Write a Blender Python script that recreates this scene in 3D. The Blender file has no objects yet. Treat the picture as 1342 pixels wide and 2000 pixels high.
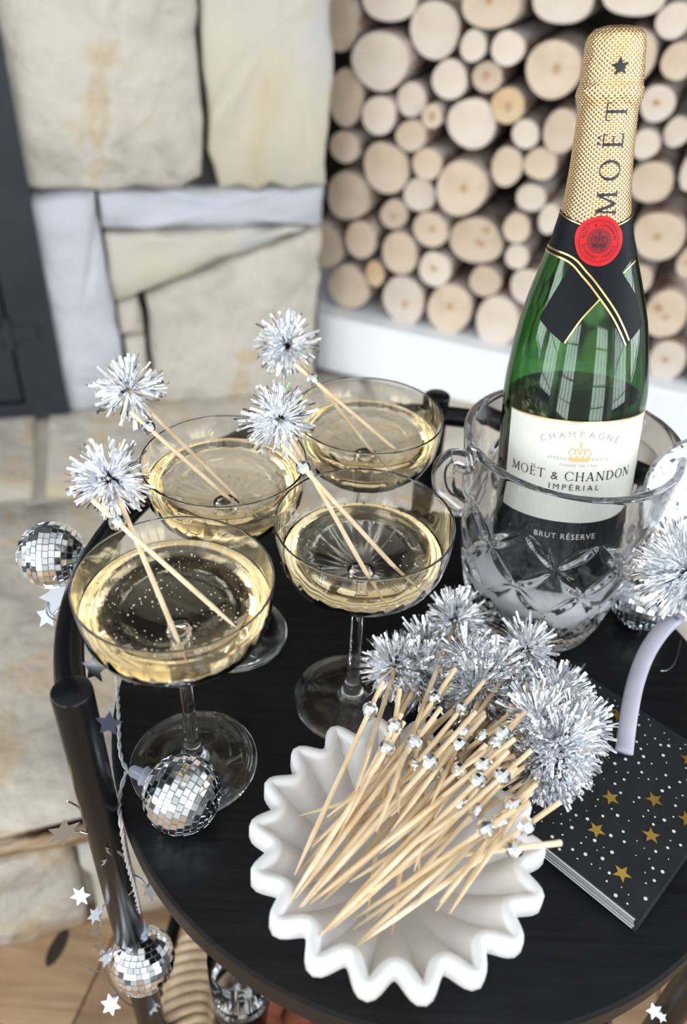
import bpy, bmesh, math, random
from mathutils import Vector, Matrix, noise
random.seed(7)
R_ = math.radians
SC = bpy.context.scene
COL = SC.collection

# ------------------------------------------------------------------ camera
PITCH, ROLL, FPX, CAMH = R_(37.288), R_(3.1655), 1580.65, 0.44327   # tabletop is z = 0
FW = Vector((0, math.cos(PITCH), -math.sin(PITCH)))
_r = Vector((1, 0, 0)); _u = _r.cross(FW)
RT = math.cos(ROLL) * _r + math.sin(ROLL) * _u
UP = -math.sin(ROLL) * _r + math.cos(ROLL) * _u
CAM = Vector((0, 0, CAMH))
cd = bpy.data.cameras.new('camera'); cam = bpy.data.objects.new('camera', cd); COL.objects.link(cam)
cam.matrix_world = Matrix(((RT.x, UP.x, -FW.x, 0), (RT.y, UP.y, -FW.y, 0), (RT.z, UP.z, -FW.z, CAMH), (0, 0, 0, 1)))
cd.sensor_fit = 'VERTICAL'; cd.sensor_height = 36; cd.lens = FPX / 2000 * 36
cd.clip_start = 0.02
cd.dof.use_dof = True; cd.dof.focus_distance = 0.485; cd.dof.aperture_fstop = 4.6
SC.camera = cam

# ------------------------------------------------------------------ world, daylight, exposure
world = bpy.data.worlds.new('world'); SC.world = world; world.use_nodes = True
bg = world.node_tree.nodes['Background']; bg.inputs[0].default_value = (0.86, 0.93, 1, 1); bg.inputs[1].default_value = 0.4
SC.view_settings.view_transform = 'Standard'; SC.view_settings.look = 'None'
SC.view_settings.gamma = 1; SC.view_settings.use_curve_mapping = False
SC.view_settings.exposure = 0.25
SC.cycles.max_bounces = 16; SC.cycles.transmission_bounces = 14; SC.cycles.transparent_max_bounces = 16
SC.cycles.glossy_bounces = 12; SC.cycles.diffuse_bounces = 4
SC.cycles.sample_clamp_indirect = 6; SC.cycles.blur_glossy = 0.5
SC.cycles.use_denoising = True
FLOOR = -0.62
WINDOWS = [  # centre, width, height, yaw of the wall normal into the room
    ((-1.55, -2.6, 0.75), 1.45, 2.2, 0), ((1.55, -2.6, 0.75), 1.45, 2.2, 0),
    ((-2.6, -1.15, 0.75), 1.5, 2.2, -90), ((-2.6, 0.55, 0.75), 1.2, 2.2, -90),
    ((2.6, -1.15, 0.75), 1.5, 2.2, 90), ((2.6, 0.55, 0.75), 1.2, 2.2, 90)]
for i, (c, w, h, yaw) in enumerate(WINDOWS):
    ld = bpy.data.lights.new('daylight', 'AREA'); ld.shape = 'RECTANGLE'; ld.size = w; ld.size_y = h
    ld.energy = 20 * w * h; ld.color = (0.90, 0.95, 1.0)
    lo = bpy.data.objects.new('daylight', ld); COL.objects.link(lo)
    n = Matrix.Rotation(R_(yaw), 3, 'Z') @ Vector((0, 1, 0))
    lo.location = Vector(c) - n * 0.16
    lo.rotation_euler = n.to_track_quat('-Z', 'Z').to_euler()

# ------------------------------------------------------------------ helpers
def ray(x, y): return FW + RT * ((x - 671) / FPX) - UP * ((y - 1000) / FPX)
def onz(x, y, z=0.0):
    d = ray(x, y); return CAM + d * ((z - CAMH) / d.z)
def dep(x, y, zc): return CAM + ray(x, y) * zc
def onpl(x, y, P0, n):
    d = ray(x, y); return CAM + d * ((P0 - CAM).dot(n) / d.dot(n))
def depth_of(P): return (P - CAM).dot(FW)
ORG = {}
def org(o): return ORG.get(o.name, Vector((0, 0, 0))) if o else Vector((0, 0, 0))
def tag(o, label=None, cat=None, group=None, kind=None):
    if label: o['label'] = label
    if cat: o['category'] = cat
    if group: o['group'] = group
    if kind: o['kind'] = kind
    return o
def thing(name, loc, label, cat, group=None, kind=None):
    o = bpy.data.objects.new(name, None); COL.objects.link(o); o.location = loc
    o.empty_display_size = 0.01; ORG[o.name] = Vector(loc)
    return tag(o, label, cat, group, kind)
def mesh(name, verts, faces, mat, parent=None, smooth=False, uv=None, origin=None):
    """verts in world coordinates"""
    o0 = Vector(origin) if origin is not None else (org(parent) if parent else Vector((0, 0, 0)))
    me = bpy.data.meshes.new(name)
    me.from_pydata([tuple(Vector(v) - o0) for v in verts], [], faces)
    if smooth: me.polygons.foreach_set('use_smooth', [True] * len(me.polygons))
    if uv:
        ul = me.uv_layers.new(name='UVMap')
        for l in me.loops: ul.data[l.index].uv = uv[l.vertex_index]
    for m in (mat if isinstance(mat, (list, tuple)) else [mat]): me.materials.append(m)
    o = bpy.data.objects.new(name, me); COL.objects.link(o)
    o.parent = parent
    o.location = o0 - org(parent); ORG[o.name] = o0
    return o
def inst(name, me, parent, loc, rot=None, scale=None):
    o = bpy.data.objects.new(name, me); COL.objects.link(o); o.parent = parent
    M = Matrix.Translation(Vector(loc) - org(parent))
    if rot is not None: M = M @ rot.to_4x4()
    if scale is not None: M = M @ Matrix.Diagonal((*scale, 1))
    o.matrix_basis = M; ORG[o.name] = Vector(loc)
    return o
def frame(d):
    d = d.normalized(); a = Vector((0, 0, 1)) if abs(d.z) < .9 else Vector((1, 0, 0))
    x = a.cross(d).normalized(); return x, d.cross(x), d
def lathe(prof, n=48, C=Vector((0, 0, 0)), axes=None, rf=None):
    """prof: (r,z) list; r==0 ends become poles"""
    X, Y, Z = axes or (Vector((1, 0, 0)), Vector((0, 1, 0)), Vector((0, 0, 1)))
    V, F, U, rows = [], [], [], []
    for k, (r, z) in enumerate(prof):
        if r <= 1e-6:
            rows.append([len(V)] * n); V.append(C + Z * z); U.append((0, z))
        else:
            row = []
            for i in range(n):
                t = 2 * math.pi * i / n
                rr = rf(r, z, t, k) if rf else r
                row.append(len(V)); V.append(C + X * (rr * math.cos(t)) + Y * (rr * math.sin(t)) + Z * z); U.append((i / n, z))
            rows.append(row)
    for a, b in zip(rows, rows[1:]):
        for i in range(n):
            j = (i + 1) % n; q = [a[i], a[j], b[j], b[i]]; f = []
            for v in q:
                if v not in f: f.append(v)
            if len(f) > 2: F.append(f)
    return V, F, U
def tube(P, r, n=10, caps=True, flat=1.0):
    P = [Vector(p) for p in P]; rs = r if isinstance(r, (list, tuple)) else [r] * len(P)
    V, F = [], []; x = None
    for i, p in enumerate(P):
        d = (P[min(i + 1, len(P) - 1)] - P[max(i - 1, 0)]).normalized()
        if x is None: x = frame(d)[0]
        x = (x - d * x.dot(d)).normalized(); y = d.cross(x)
        for k in range(n):
            t = 2 * math.pi * k / n
            V.append(p + x * (rs[i] * math.cos(t)) + y * (rs[i] * flat * math.sin(t)))
    for i in range(len(P) - 1):
        for k in range(n):
            j = (k + 1) % n; F.append([i * n + k, i * n + j, i * n + n + j, i * n + n + k])
    if caps: F.append(list(range(n))[::-1]); F.append(list(range((len(P) - 1) * n, len(P) * n)))
    return V, F
def spline(P, m=8):
    P = [Vector(p) for p in P]; out = []
    for i in range(len(P) - 1):
        a, b, c, d = P[max(i - 1, 0)], P[i], P[i + 1], P[min(i + 2, len(P) - 1)]
        for k in range(m):
            t = k / m; out.append(.5 * ((2 * b) + (c - a) * t + (2 * a - 5 * b + 4 * c - d) * t * t + (3 * b - a - 3 * c + d) * t ** 3))
    return out + [P[-1]]
def join(parts):
    V, F = [], []
    for v, f in parts:
        o = len(V); V += list(v); F += [[i + o for i in g] for g in f]
    return V, F
def box(c, sx, sy, sz, X=Vector((1, 0, 0)), Y=Vector((0, 1, 0)), Z=Vector((0, 0, 1)), bev=0.0):
    bm = bmesh.new(); bmesh.ops.create_cube(bm, size=1)
    for v in bm.verts: v.co = Vector((v.co.x * sx, v.co.y * sy, v.co.z * sz))
    if bev: bmesh.ops.bevel(bm, geom=bm.edges[:], offset=bev, segments=2, affect='EDGES', profile=.5)
    V = [Vector(c) + X * v.co.x + Y * v.co.y + Z * v.co.z for v in bm.verts]
    F = [[v.index for v in f.verts] for f in bm.faces]; bm.free(); return V, F

# ------------------------------------------------------------------ materials
MATS = {}
def new_mat(name):
    m = bpy.data.materials.new(name); m.use_nodes = True; MATS[name] = m
    nt = m.node_tree; return m, nt, nt.nodes['Principled BSDF']
def P(name, col, rough=.5, metal=0., trans=0., ior=1.45, spec=.5, coat=0.):
    m, nt, b = new_mat(name)
    b.inputs['Base Color'].default_value = (*col, 1); b.inputs['Roughness'].default_value = rough
    b.inputs['Metallic'].default_value = metal; b.inputs['Transmission Weight'].default_value = trans
    b.inputs['IOR'].default_value = ior; b.inputs['Specular IOR Level'].default_value = spec
    b.inputs['Coat Weight'].default_value = coat
    return m
def noisy(name, stops, scale=5, detail=6, rough=.8, bump=.3, bscale=None, distort=0., stretch=(1, 1, 1), coords='Object', bdist=.01, spec=.3, rnd=0.):
    """colour ramp over noise, relief from a second noise"""
    m, nt, b = new_mat(name); N = nt.nodes.new; L = nt.links.new
    tc = N('ShaderNodeTexCoord'); mp = N('ShaderNodeMapping'); mp.inputs['Scale'].default_value = stretch
    L(tc.outputs[coords], mp.inputs['Vector'])
    no = N('ShaderNodeTexNoise'); no.inputs['Scale'].default_value = scale; no.inputs['Detail'].default_value = detail; no.inputs['Distortion'].default_value = distort
    L(mp.outputs[0], no.inputs['Vector'])
    cr = N('ShaderNodeValToRGB'); e = cr.color_ramp.elements
    while len(e) < len(stops): e.new(.5)
    for i, (p, c) in enumerate(stops): e[i].position = p; e[i].color = (*c, 1)
    L(no.outputs[0], cr.inputs[0]); col = cr.outputs[0]
    if rnd:
        oi = N('ShaderNodeObjectInfo'); mr = N('ShaderNodeMapRange'); mr.inputs['To Min'].default_value = 1 - rnd; mr.inputs['To Max'].default_value = 1 + rnd
        L(oi.outputs['Random'], mr.inputs[0]); hs = N('ShaderNodeHueSaturation'); L(mr.outputs[0], hs.inputs['Value']); L(col, hs.inputs['Color']); col = hs.outputs[0]
    L(col, b.inputs['Base Color'])
    b.inputs['Roughness'].default_value = rough; b.inputs['Specular IOR Level'].default_value = spec
    if bump:
        n2 = N('ShaderNodeTexNoise'); n2.inputs['Scale'].default_value = bscale or scale * 3; n2.inputs['Detail'].default_value = 8
        L(mp.outputs[0], n2.inputs['Vector']); bp = N('ShaderNodeBump'); bp.inputs['Strength'].default_value = bump; bp.inputs['Distance'].default_value = bdist
        L(n2.outputs[0], bp.inputs['Height']); L(bp.outputs[0], b.inputs['Normal'])
    return m
def absorb(m, col, dens):
    nt = m.node_tree; v = nt.nodes.new('ShaderNodeVolumeAbsorption'); v.inputs[0].default_value = (*col, 1); v.inputs[1].default_value = dens
    nt.links.new(v.outputs[0], nt.nodes['Material Output'].inputs['Volume'])
    return m
M_STONE = noisy('cream_stone', [(.25, (0.336, 0.320, 0.296)), (.42, (0.480, 0.440, 0.376)), (.55, (0.528, 0.488, 0.424)), (.66, (0.496, 0.400, 0.264)), (.8, (0.560, 0.544, 0.512))], 7, 9, .85, 1.0, 11, .9, bdist=.035)
M_STONE2 = noisy('ochre_stone', [(.3, (0.429, 0.429, 0.429)), (.45, (0.499, 0.468, 0.406)), (.58, (0.523, 0.468, 0.359)), (.72, (0.515, 0.406, 0.250)), (.85, (0.546, 0.530, 0.484))], 5, 8, .85, .8, 8, .6, (1, 1, .5), bdist=.025)
M_SLATE = noisy('grey_stone', [(.3, (0.420, 0.428, 0.462)), (.55, (0.504, 0.512, 0.554)), (.8, (0.554, 0.554, 0.580))], 5, 8, .8, .7, 9, .4, (1, 1, 2), bdist=.02)
M_HEARTH = noisy('hearth_stone', [(.28, (0.310, 0.292, 0.267)), (.42, (0.464, 0.421, 0.361)), (.52, (0.533, 0.490, 0.421)), (.64, (0.516, 0.413, 0.284)), (.8, (0.602, 0.576, 0.533))], 11, 8, .9, .9, 30, .5, bdist=.01)
M_EDGE = noisy('rough_brown_stone', [(.3, (.20, .13, .07)), (.5, (.42, .30, .18)), (.7, (.55, .45, .33))], 16, 8, .9, .9, 40, .8, (1, 1, 2.5), bdist=.01)
M_GROUT = noisy('mortar', [(.3, (.42, .38, .32)), (.7, (.52, .48, .42))], 20, 5, .95, .4)
M_GAP = noisy('dark_joint', [(.3, (.035, .035, .035)), (.7, (.09, .085, .08))], 20, 5, .95, .4)
M_IRON = noisy('dark_steel', [(.3, (.016, .019, .025)), (.7, (.028, .033, .041))], 6, 4, .5, .1, 30)
M_PANE = P('smoked_pane', (.03, .03, .03), .08)
M_WHITE = noisy('white_plaster', [(.3, (.78, .80, .83)), (.7, (.82, .83, .85))], 3, 3, .6, .05, 20)
M_WALL = noisy('painted_wall', [(.3, (.78, .78, .77)), (.7, (.82, .82, .81))], 2, 3, .7, .05, 20)
M_CUT = noisy('birch_cut', [(.3, (.48, .35, .25)), (.5, (.58, .46, .345)), (.7, (.63, .52, .41))], 9, 5, .75, .15, 60, .4, (1, 1, 1), rnd=.06, bdist=.003)
M_CUT2 = noisy('birch_cut_pale', [(.3, (.56, .45, .36)), (.5, (.64, .545, .455)), (.7, (.68, .60, .53))], 9, 5, .75, .15, 60, .4, rnd=.05, bdist=.003)
M_CUT3 = noisy('birch_cut_orange', [(.3, (.48, .29, .14)), (.5, (.59, .42, .25)), (.7, (.62, .48, .33))], 9, 5, .75, .15, 60, .4, rnd=.05, bdist=.003)
M_HEART = noisy('log_heart', [(.3, (.38, .23, .12)), (.7, (.50, .35, .22))], 30, 4, .8, .1)
M_BARK = noisy('birch_bark', [(.3, (.11, .06, .04)), (.42, (.28, .18, .13)), (.52, (.42, .36, .32)), (.75, (.54, .50, .47))], 14, 6, .85, .5, 40, .3, (1, 1, 3), bdist=.004)
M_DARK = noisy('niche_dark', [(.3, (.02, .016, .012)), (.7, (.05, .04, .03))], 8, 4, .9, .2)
M_FLOOR = noisy('oak_plank', [(.25, (.24, .15, .085)), (.5, (.36, .24, .14)), (.75, (.46, .32, .20))], 7, 7, .45, .15, 40, .6, (1, 9, 1), rnd=.12, bdist=.002)
M_TABLE = noisy('black_stained_wood', [(.3, (.004, .004, .0045)), (.6, (.008, .008, .0085)), (.8, (.014, .014, .0145))], 6, 8, .40, .22, 9, .4, (3, 34, 3), bdist=.0012, spec=.22)
M_BLACK = P('black_lacquer', (.006, .006, .007), .26, spec=.3)
def glass(name, col=(1, 1, 1), rough=0., ior=1.46):
    m = P(name, col, rough, 0, 1, ior); return m
M_GLASS = glass('clear_glass', (1, 1, 1))
M_CRYST = glass('cut_crystal', (.99, .995, 1), 0, 1.5)
M_CHAMP = absorb(glass('champagne', (1, 1, 1), 0, 1.33), (.95, .78, .30), 11)
M_BUBBLE = P('bubble', (.95, .93, .82), .15)
M_GREEN = absorb(glass('green_bottle_glass', (.82, .97, .80), 0, 1.5), (.05, .46, .025), 390)
M_WINE = absorb(glass('bottle_wine', (1, 1, 1), 0, 1.34), (.18, .38, .08), 60)
M_ICE = noisy('frosted_ice', [(.3, (.92, .94, .97)), (.7, (.96, .97, .99))], 40, 5, .5, .5, 60, bdist=.002)
M_TINSEL = P('silver_tinsel', (.925, .935, .95), .13, 1)
M_MIRROR = P('mirror_tile', (.90, .92, .94), .03, 1)
M_CORE = P('ball_core', (.50, .60, .64), .4)
M_BEAD = P('silver_bead', (.86, .88, .88), .08, 1)
M_STAR = P('silver_foil', (.52, .54, .58), .22, 1)
M_PLASTIC = glass('clear_plastic', (.93, .95, 1), .12)
M_PLAST2 = P('milky_plastic', (.62, .68, .80), .2, 0, .5)
M_CORD = P('clear_cord', (.70, .70, .72), .15, 0, .45)
M_BAMBOO = noisy('bamboo', [(.3, (.64, .44, .23)), (.5, (.80, .63, .41)), (.75, (.88, .76, .57))], 60, 4, .55, .1, 300, 0, (1, 1, .2), rnd=.12, bdist=.0005)
M_MARBLE = noisy('white_marble', [(.3, (.70, .69, .67)), (.5, (.77, .76, .76)), (.7, (.80, .80, .81))], 9, 6, .32, .04, 80, .8, bdist=.001, spec=.4)
M_GOLDSTAR = P('gold_foil_star', (.83, .53, .12), .28, 1)
M_NAPKIN = noisy('black_paper', [(.3, (.012, .012, .014)), (.7, (.019, .019, .022))], 50, 4, .6, .12, 300, bdist=.0005)
M_PAPERW = P('white_paper', (.80, .80, .80), .7)
M_STAR_DARKREFL = P('silver_foil_dark_reflection', (.02, .024, .04), .25, .6)  # silver star foil with its dark reflection put into the base colour
M_CREAM = P('cream_card', (.66, .56, .40), .5)
M_SATIN = noisy('lavender_satin', [(.3, (.44, .43, .52)), (.7, (.53, .52, .60))], 60, 3, .38, .1, 200, bdist=.0005)
M_LABEL = noisy('cream_label', [(.3, (.70, .68, .62)), (.7, (.74, .72, .66))], 30, 3, .4, .05, 200, bdist=.0005)
M_INK = P('black_ink', (.014, .015, .022), .4)
M_NECK = P('black_label', (.006, .007, .010), .5, spec=.16)
M_GOLD = P('gold_line', (.80, .58, .24), .3, 1)
M_PALEGOLD = P('pale_gold_print', (.66, .46, .16), .45)
M_PALEGREY = P('pale_grey_print', (.46, .44, .40), .5)
M_RED = P('red_wax', (.62, .012, .018), .42, spec=.3)
M_DKRED = P('dark_red_print', (.24, .004, .008), .5)
M_SEALINK = P('seal_ink', (.05, .006, .012), .5)
M_WICKER = noisy('wicker', [(.3, (.32, .21, .12)), (.5, (.54, .40, .26)), (.75, (.66, .53, .39))], 30, 5, .7, .4, 90, bdist=.002)
M_LOGBARK = noisy('brown_bark', [(.3, (.05, .025, .012)), (.5, (.17, .09, .04)), (.7, (.34, .21, .10))], 12, 7, .9, .8, 30, .5, (4, 4, .6), bdist=.006)
M_RUST = noisy('rust_scale', [(.3, (.10, .025, .012)), (.7, (.32, .10, .05))], 40, 5, .8, .4)
# gold foil with woven emboss
M_FOIL, nt, b = new_mat('gold_foil_embossed')
b.inputs['Base Color'].default_value = (.88, .62, .34, 1); b.inputs['Metallic'].default_value = 1; b.inputs['Roughness'].default_value = .34
uvn = nt.nodes.new('ShaderNodeUVMap'); wv = []
for k, rot in enumerate((52, -52)):
    mp = nt.nodes.new('ShaderNodeMapping'); mp.inputs['Scale'].default_value = (0.115, 1, 1); mp2 = nt.nodes.new('ShaderNodeMapping'); mp2.inputs['Rotation'].default_value = (0, 0, R_(rot))
    w = nt.nodes.new('ShaderNodeTexWave'); w.inputs['Scale'].default_value = 165
    nt.links.new(uvn.outputs[0], mp.inputs[0]); nt.links.new(mp.outputs[0], mp2.inputs[0]); nt.links.new(mp2.outputs[0], w.inputs[0]); wv.append(w)
mx = nt.nodes.new('ShaderNodeMath'); mx.operation = 'MULTIPLY'; nt.links.new(wv[0].outputs[1], mx.inputs[0]); nt.links.new(wv[1].outputs[1], mx.inputs[1])
bp = nt.nodes.new('ShaderNodeBump'); bp.inputs['Strength'].default_value = .8; bp.inputs['Distance'].default_value = .0008
nt.links.new(mx.outputs[0], bp.inputs['Height']); nt.links.new(bp.outputs[0], b.inputs['Normal'])
# silver glitter
M_GLITTER, nt, b = new_mat('silver_glitter')
vo = nt.nodes.new('ShaderNodeTexVoronoi'); vo.inputs['Scale'].default_value = 420
tc = nt.nodes.new('ShaderNodeTexCoord'); nt.links.new(tc.outputs['Object'], vo.inputs['Vector'])
cr = nt.nodes.new('ShaderNodeValToRGB'); cr.color_ramp.elements[0].color = (.12, .12, .14, 1); cr.color_ramp.elements[1].color = (.9, .9, .93, 1); cr.color_ramp.elements[0].position = .1; cr.color_ramp.elements[1].position = .35
nt.links.new(vo.outputs['Color'], cr.inputs[0]); nt.links.new(cr.outputs[0], b.inputs['Base Color'])
b.inputs['Metallic'].default_value = .35; b.inputs['Roughness'].default_value = .3
bp = nt.nodes.new('ShaderNodeBump'); bp.inputs['Strength'].default_value = .9; bp.inputs['Distance'].default_value = .001
nt.links.new(vo.outputs['Color'], bp.inputs['Height']); nt.links.new(bp.outputs[0], b.inputs['Normal'])

def pick(*a): return random.choice(a)
def struct(name, V, F, m, label, cat, smooth=False, parent=None):
    o = mesh(name, V, F, m, parent, smooth)
    if not parent: tag(o, label, cat, kind='structure')
    return o
def slab_piece(name, pts, n, depth, mat, parent, seed=0, jit=.004, bev=.008, step=.03):
    """irregular stone: outline pts (world, on its face plane), face normal n, going back by depth"""
    rnd = random.Random(seed); out = []
    for i, p in enumerate(pts):
        q = pts[(i + 1) % len(pts)]; m = max(1, int((q - p).length / step))
        for k in range(m): out.append(p.lerp(q, k / m) + Vector((rnd.uniform(-1, 1), rnd.uniform(-1, 1), rnd.uniform(-1, 1))) * jit * (.35 if k == 0 else 1))
    c = sum(out, Vector()) / len(out); N = len(out)
    ins = [p + (c - p).normalized() * bev * 1.3 + n * rnd.uniform(-.3, .5) * bev for p in out]
    mid = [p.lerp(c, .45) + n * (bev * .6 + rnd.uniform(-.4, .5) * bev) for p in out]
    V = [p - n * depth for p in out] + [p - n * bev for p in out] + ins + mid + [c + n * bev * .5]
    F = []
    for a in range(3):
        for i in range(N):
            j = (i + 1) % N; F.append([a * N + i, a * N + j, a * N + N + j, a * N + N + i])
    for i in range(N): F.append([3 * N + i, 3 * N + (i + 1) % N, 4 * N])
    return mesh(name, V, F, mat, parent, True, origin=c)

# ================================================================== SETTING
Z = Vector((0, 0, 1))
# fireplace wall frame
WU = Vector((math.cos(R_(16.5)), math.sin(R_(16.5)), 0)); WN = Vector((WU.y, -WU.x, 0))     # WN faces the room
HT = -0.3794                                                                                # hearth top
WP = onz(60, 806, HT)
def wall_pt(x, y): return onpl(x, y, WP, WN)
# niche frame
NU = Vector((math.cos(R_(-21)), math.sin(R_(-21)), 0)); NN = Vector((NU.y, -NU.x, 0))
NP = onz(640, 722, HT)
NL = NP - NN * .055                                                                         # plane of the log ends
def log_pt(x, y): return onpl(x, y, NL, NN)
# floor planks
fl = struct('floor', *box((.3, -.3, FLOOR - .035), 6.2, 5.4, .05), M_GAP, 'brown oak plank floor under the table and hearth', 'floor')
PD = (onz(142, 2000, FLOOR) - onz(188, 1902, FLOOR)).normalized(); PX = Vector((-PD.y, PD.x, 0))
p0 = onz(188, 1902, FLOOR)
for k in range(-8, 8):
    for seg in range(3):
        c = p0 + PX * ((k + .5) * .135) + PD * (seg * 1.3 - 1.3 + (k * .37) % 1.1)
        mesh('plank', *box(c + Z * -.005, .1325, 1.296, .01, PX, PD, Z, .0012), M_FLOOR, fl, origin=c)
mesh('knot', *lathe([(0, .0006), (.014, .0005), (.016, 0)], 16, onz(112, 1850, FLOOR), (PX * .6, PD * 1.5, Z))[:2], M_DARK, fl)
struct('ceiling', *box((.3, -.3, 2.05), 6.2, 5.4, .1), M_WALL, 'white painted ceiling', 'ceiling')
def wall_with_windows(name, axis, wins, label, sx=-1):
    """wall at Y=-2.6 (axis x) or X=-2.6 (axis y) with real openings"""
    parts = []; lo, hi = (-2.8, 2.8) if axis == 'x' else (-2.8, 2.4)
    ws = sorted(wins); prev = lo
    def add(a, b, z0, z1):
        if b - a < 1e-4: return
        c = ((a + b) / 2, -2.66, (z0 + z1) / 2) if axis == 'x' else (sx * 2.66, (a + b) / 2, (z0 + z1) / 2)
        parts.append(box(c, *((b - a, .12, z1 - z0) if axis == 'x' else (.12, b - a, z1 - z0))))
    for (c, w, h, zc) in ws:
        add(prev, c - w / 2, FLOOR, 2.0); add(c - w / 2, c + w / 2, FLOOR, zc - h / 2); add(c - w / 2, c + w / 2, zc + h / 2, 2.0); prev = c + w / 2
    add(prev, hi, FLOOR, 2.0)
    struct(name, *join(parts), M_WALL, label, 'wall')
wall_with_windows('wall_back', 'x', [(c[0], w, h, c[2]) for c, w, h, y in WINDOWS if y == 0], 'white wall with tall windows facing the fireplace')
wall_with_windows('wall_side', 'y', [(c[1], w, h, c[2]) for c, w, h, y in WINDOWS if y < 0], 'white side wall with two tall windows left of the hearth')
wall_with_windows('wall_end', 'y', [(c[1], w, h, c[2]) for c, w, h, y in WINDOWS if y > 0], 'white side wall with two tall windows right of the firewood niche', 1)
for i, (c, w, h, yaw) in enumerate(WINDOWS):
    Rm = Matrix.Rotation(R_(yaw), 3, 'Z'); X, Y = Rm @ Vector((1, 0, 0)), Rm @ Vector((0, 1, 0))
    c = Vector(c) - Y * .06
    wn = struct('window_%d' % (i + 1), *join([box(c + X * s * (w / 2 - .03), .06, .08, h, X, Y) for s in (-1, 1)] + [box(c + Z * s * (h / 2 - .03), w - .12, .08, .06, X, Y) for s in (-1, 1)]), M_WHITE, 'tall white framed window with glazing bars', 'window')
    for k in (-1, 0, 1): mesh('glazing_bar', *box(c + X * k * w / 4, .035, .04, h - .12, X, Y), M_WHITE, wn)
    for k in (-1, 0, 1): mesh('glazing_bar', *box(c + Z * k * h / 4, w - .12, .038, .035, X, Y), M_WHITE, wn)

# stone fireplace wall
back0, back1 = WP - WU * 1.9 - WN * .05, wall_pt(640, 400) - WN * .05
back1.z = 0; back0.z = 0
def quadwall(a, b, z0, z1, thick, n):
    V = []
    for off in (0, -thick):
        for p, z in ((a, z0), (b, z0), (b, z1), (a, z1)): V.append(Vector((p.x, p.y, z)) + n * off)
    return V, [[0, 1, 2, 3], [7, 6, 5, 4], [0, 4, 5, 1], [1, 5, 6, 2], [2, 6, 7, 3], [3, 7, 4, 0]]
wl = struct('wall_left', *quadwall(back0, back1, HT - .1, 2.0, .12, WN), M_GAP, 'stone fireplace wall with dark recessed joints between the blocks', 'wall')
STONES = [
    ([(-60, -330), (375, -330), (380, -30), (388, 120), (396, 280), (393, 345), (350, 368), (230, 375), (40, 372), (22, 300), (-4, 100), (-20, 20)], M_STONE),
    ([(390, -330), (648, -330), (650, -30), (652, 100), (646, 200), (638, 364), (432, 371), (410, 300), (400, 140), (393, -30)], M_STONE2),
    ([(190, 381), (300, 378), (634, 370), (630, 440), (400, 447), (200, 448)], M_SLATE),
    ([(36, 388), (184, 379), (195, 450), (207, 510), (228, 640), (240, 700), (254, 812), (122, 818), (96, 700), (66, 540)], M_SLATE),
    ([(205, 460), (400, 452), (600, 446), (440, 505), (360, 540), (285, 568), (224, 588), (212, 510)], M_STONE2),
    ([(285, 584), (370, 548), (450, 513), (606, 451), (628, 448), (622, 600), (612, 790), (304, 800), (296, 690)], M_STONE),
    ([(228, 598), (268, 587), (278, 620), (281, 654), (236, 656)], M_STONE),
    ([(244, 667), (284, 659), (292, 720), (298, 800), (264, 806), (252, 720)], M_STONE),
]
for k, (pp, m) in enumerate(STONES):
    slab_piece('stone', [wall_pt(*q) for q in pp], WN, .09, m, wl, k, .004 if k > 1 else .006, .009)
# hearth
HN = WN; HE = onz(50, 1835, FLOOR)                     # foot of the hearth front
def hearth_pt(x, y): return onpl(x, y, HE, HN)
hb0 = HE - WU * 1.6 - HN * .03; hb1 = HE + WU * 2.6 - HN * .03
V = []
for p in (hb0, hb1, hb1 - HN * 1.25, hb0 - HN * 1.25):
    V.append(Vector((p.x, p.y, FLOOR)));
for p in (hb0, hb1, hb1 - HN * 1.25, hb0 - HN * 1.25):
    V.append(Vector((p.x, p.y, HT - .012)))
he = struct('hearth', V, [[0, 1, 5, 4], [1, 2, 6, 5], [2, 3, 7, 6], [3, 0, 4, 7], [4, 5, 6, 7], [3, 2, 1, 0]], M_GROUT, 'raised stone hearth of rough slabs below the fireplace wall', 'hearth')
def hp(u, v):    # u along the hearth from HE, v back from its front edge
    q = HE + WU * u - HN * v; return Vector((q.x, q.y, HT))
def to_uv(x, y):
    q = onz(x, y, HT) - HE; return q.dot(WU), -q.dot(HN)
def hs(pts, m, seed, depth=.012, jit=.004): slab_piece('hearth_slab', [hp(*p) for p in pts], Z, depth, m, he, seed, jit, .004, .05)
gu, gv = to_uv(73, 975); wv_ = to_uv(60, 806)[1] + .02
hs([(-1.6, gv + .012), (gu - .012, gv + .012), (gu - .016, wv_), (-1.6, wv_)], M_HEARTH, 21)
hs([(gu + .012, gv + .014), (gu + .62, gv - .01), (gu + .64, wv_), (gu + .01, wv_)], M_HEARTH, 22)
hs([(gu + .65, gv - .01), (2.0, gv), (2.0, wv_), (gu + .66, wv_)], M_HEARTH, 23)
hs([(-1.6, 0), (.16, 0), (.14, gv - .012), (-1.6, gv - .012)], M_HEARTH, 24)
hs([(.18, 0), (1.1, 0), (1.12, gv - .03), (.16, gv - .012)], M_HEARTH, 25)
hs([(1.12, 0), (2.0, 0), (2.0, gv - .02), (1.14, gv - .03)], M_HEARTH, 26)
def hface(u0, u1, z0, z1, m, seed, proud=0., jit=.005):
    pts = [HE + WU * u + HN * proud for u in (u0, u1, u1, u0)]
    for p, z in zip(pts, (z0, z0, z1, z1)): p.z = z
    slab_piece('hearth_block', pts, HN, .03 + proud, m, he, seed, jit, .006, .03)
for k, (a, b_) in enumerate(((-1.6, -.62), (-.60, .21), (.225, .9), (.92, 1.8))):
    hface(a, b_, HT - .045, HT - .002, M_EDGE, 31 + k, .006)
eu = to_uv(160, 1660)
q = hearth_pt(158, 1720) - HE; ju = q.dot(WU)
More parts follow.
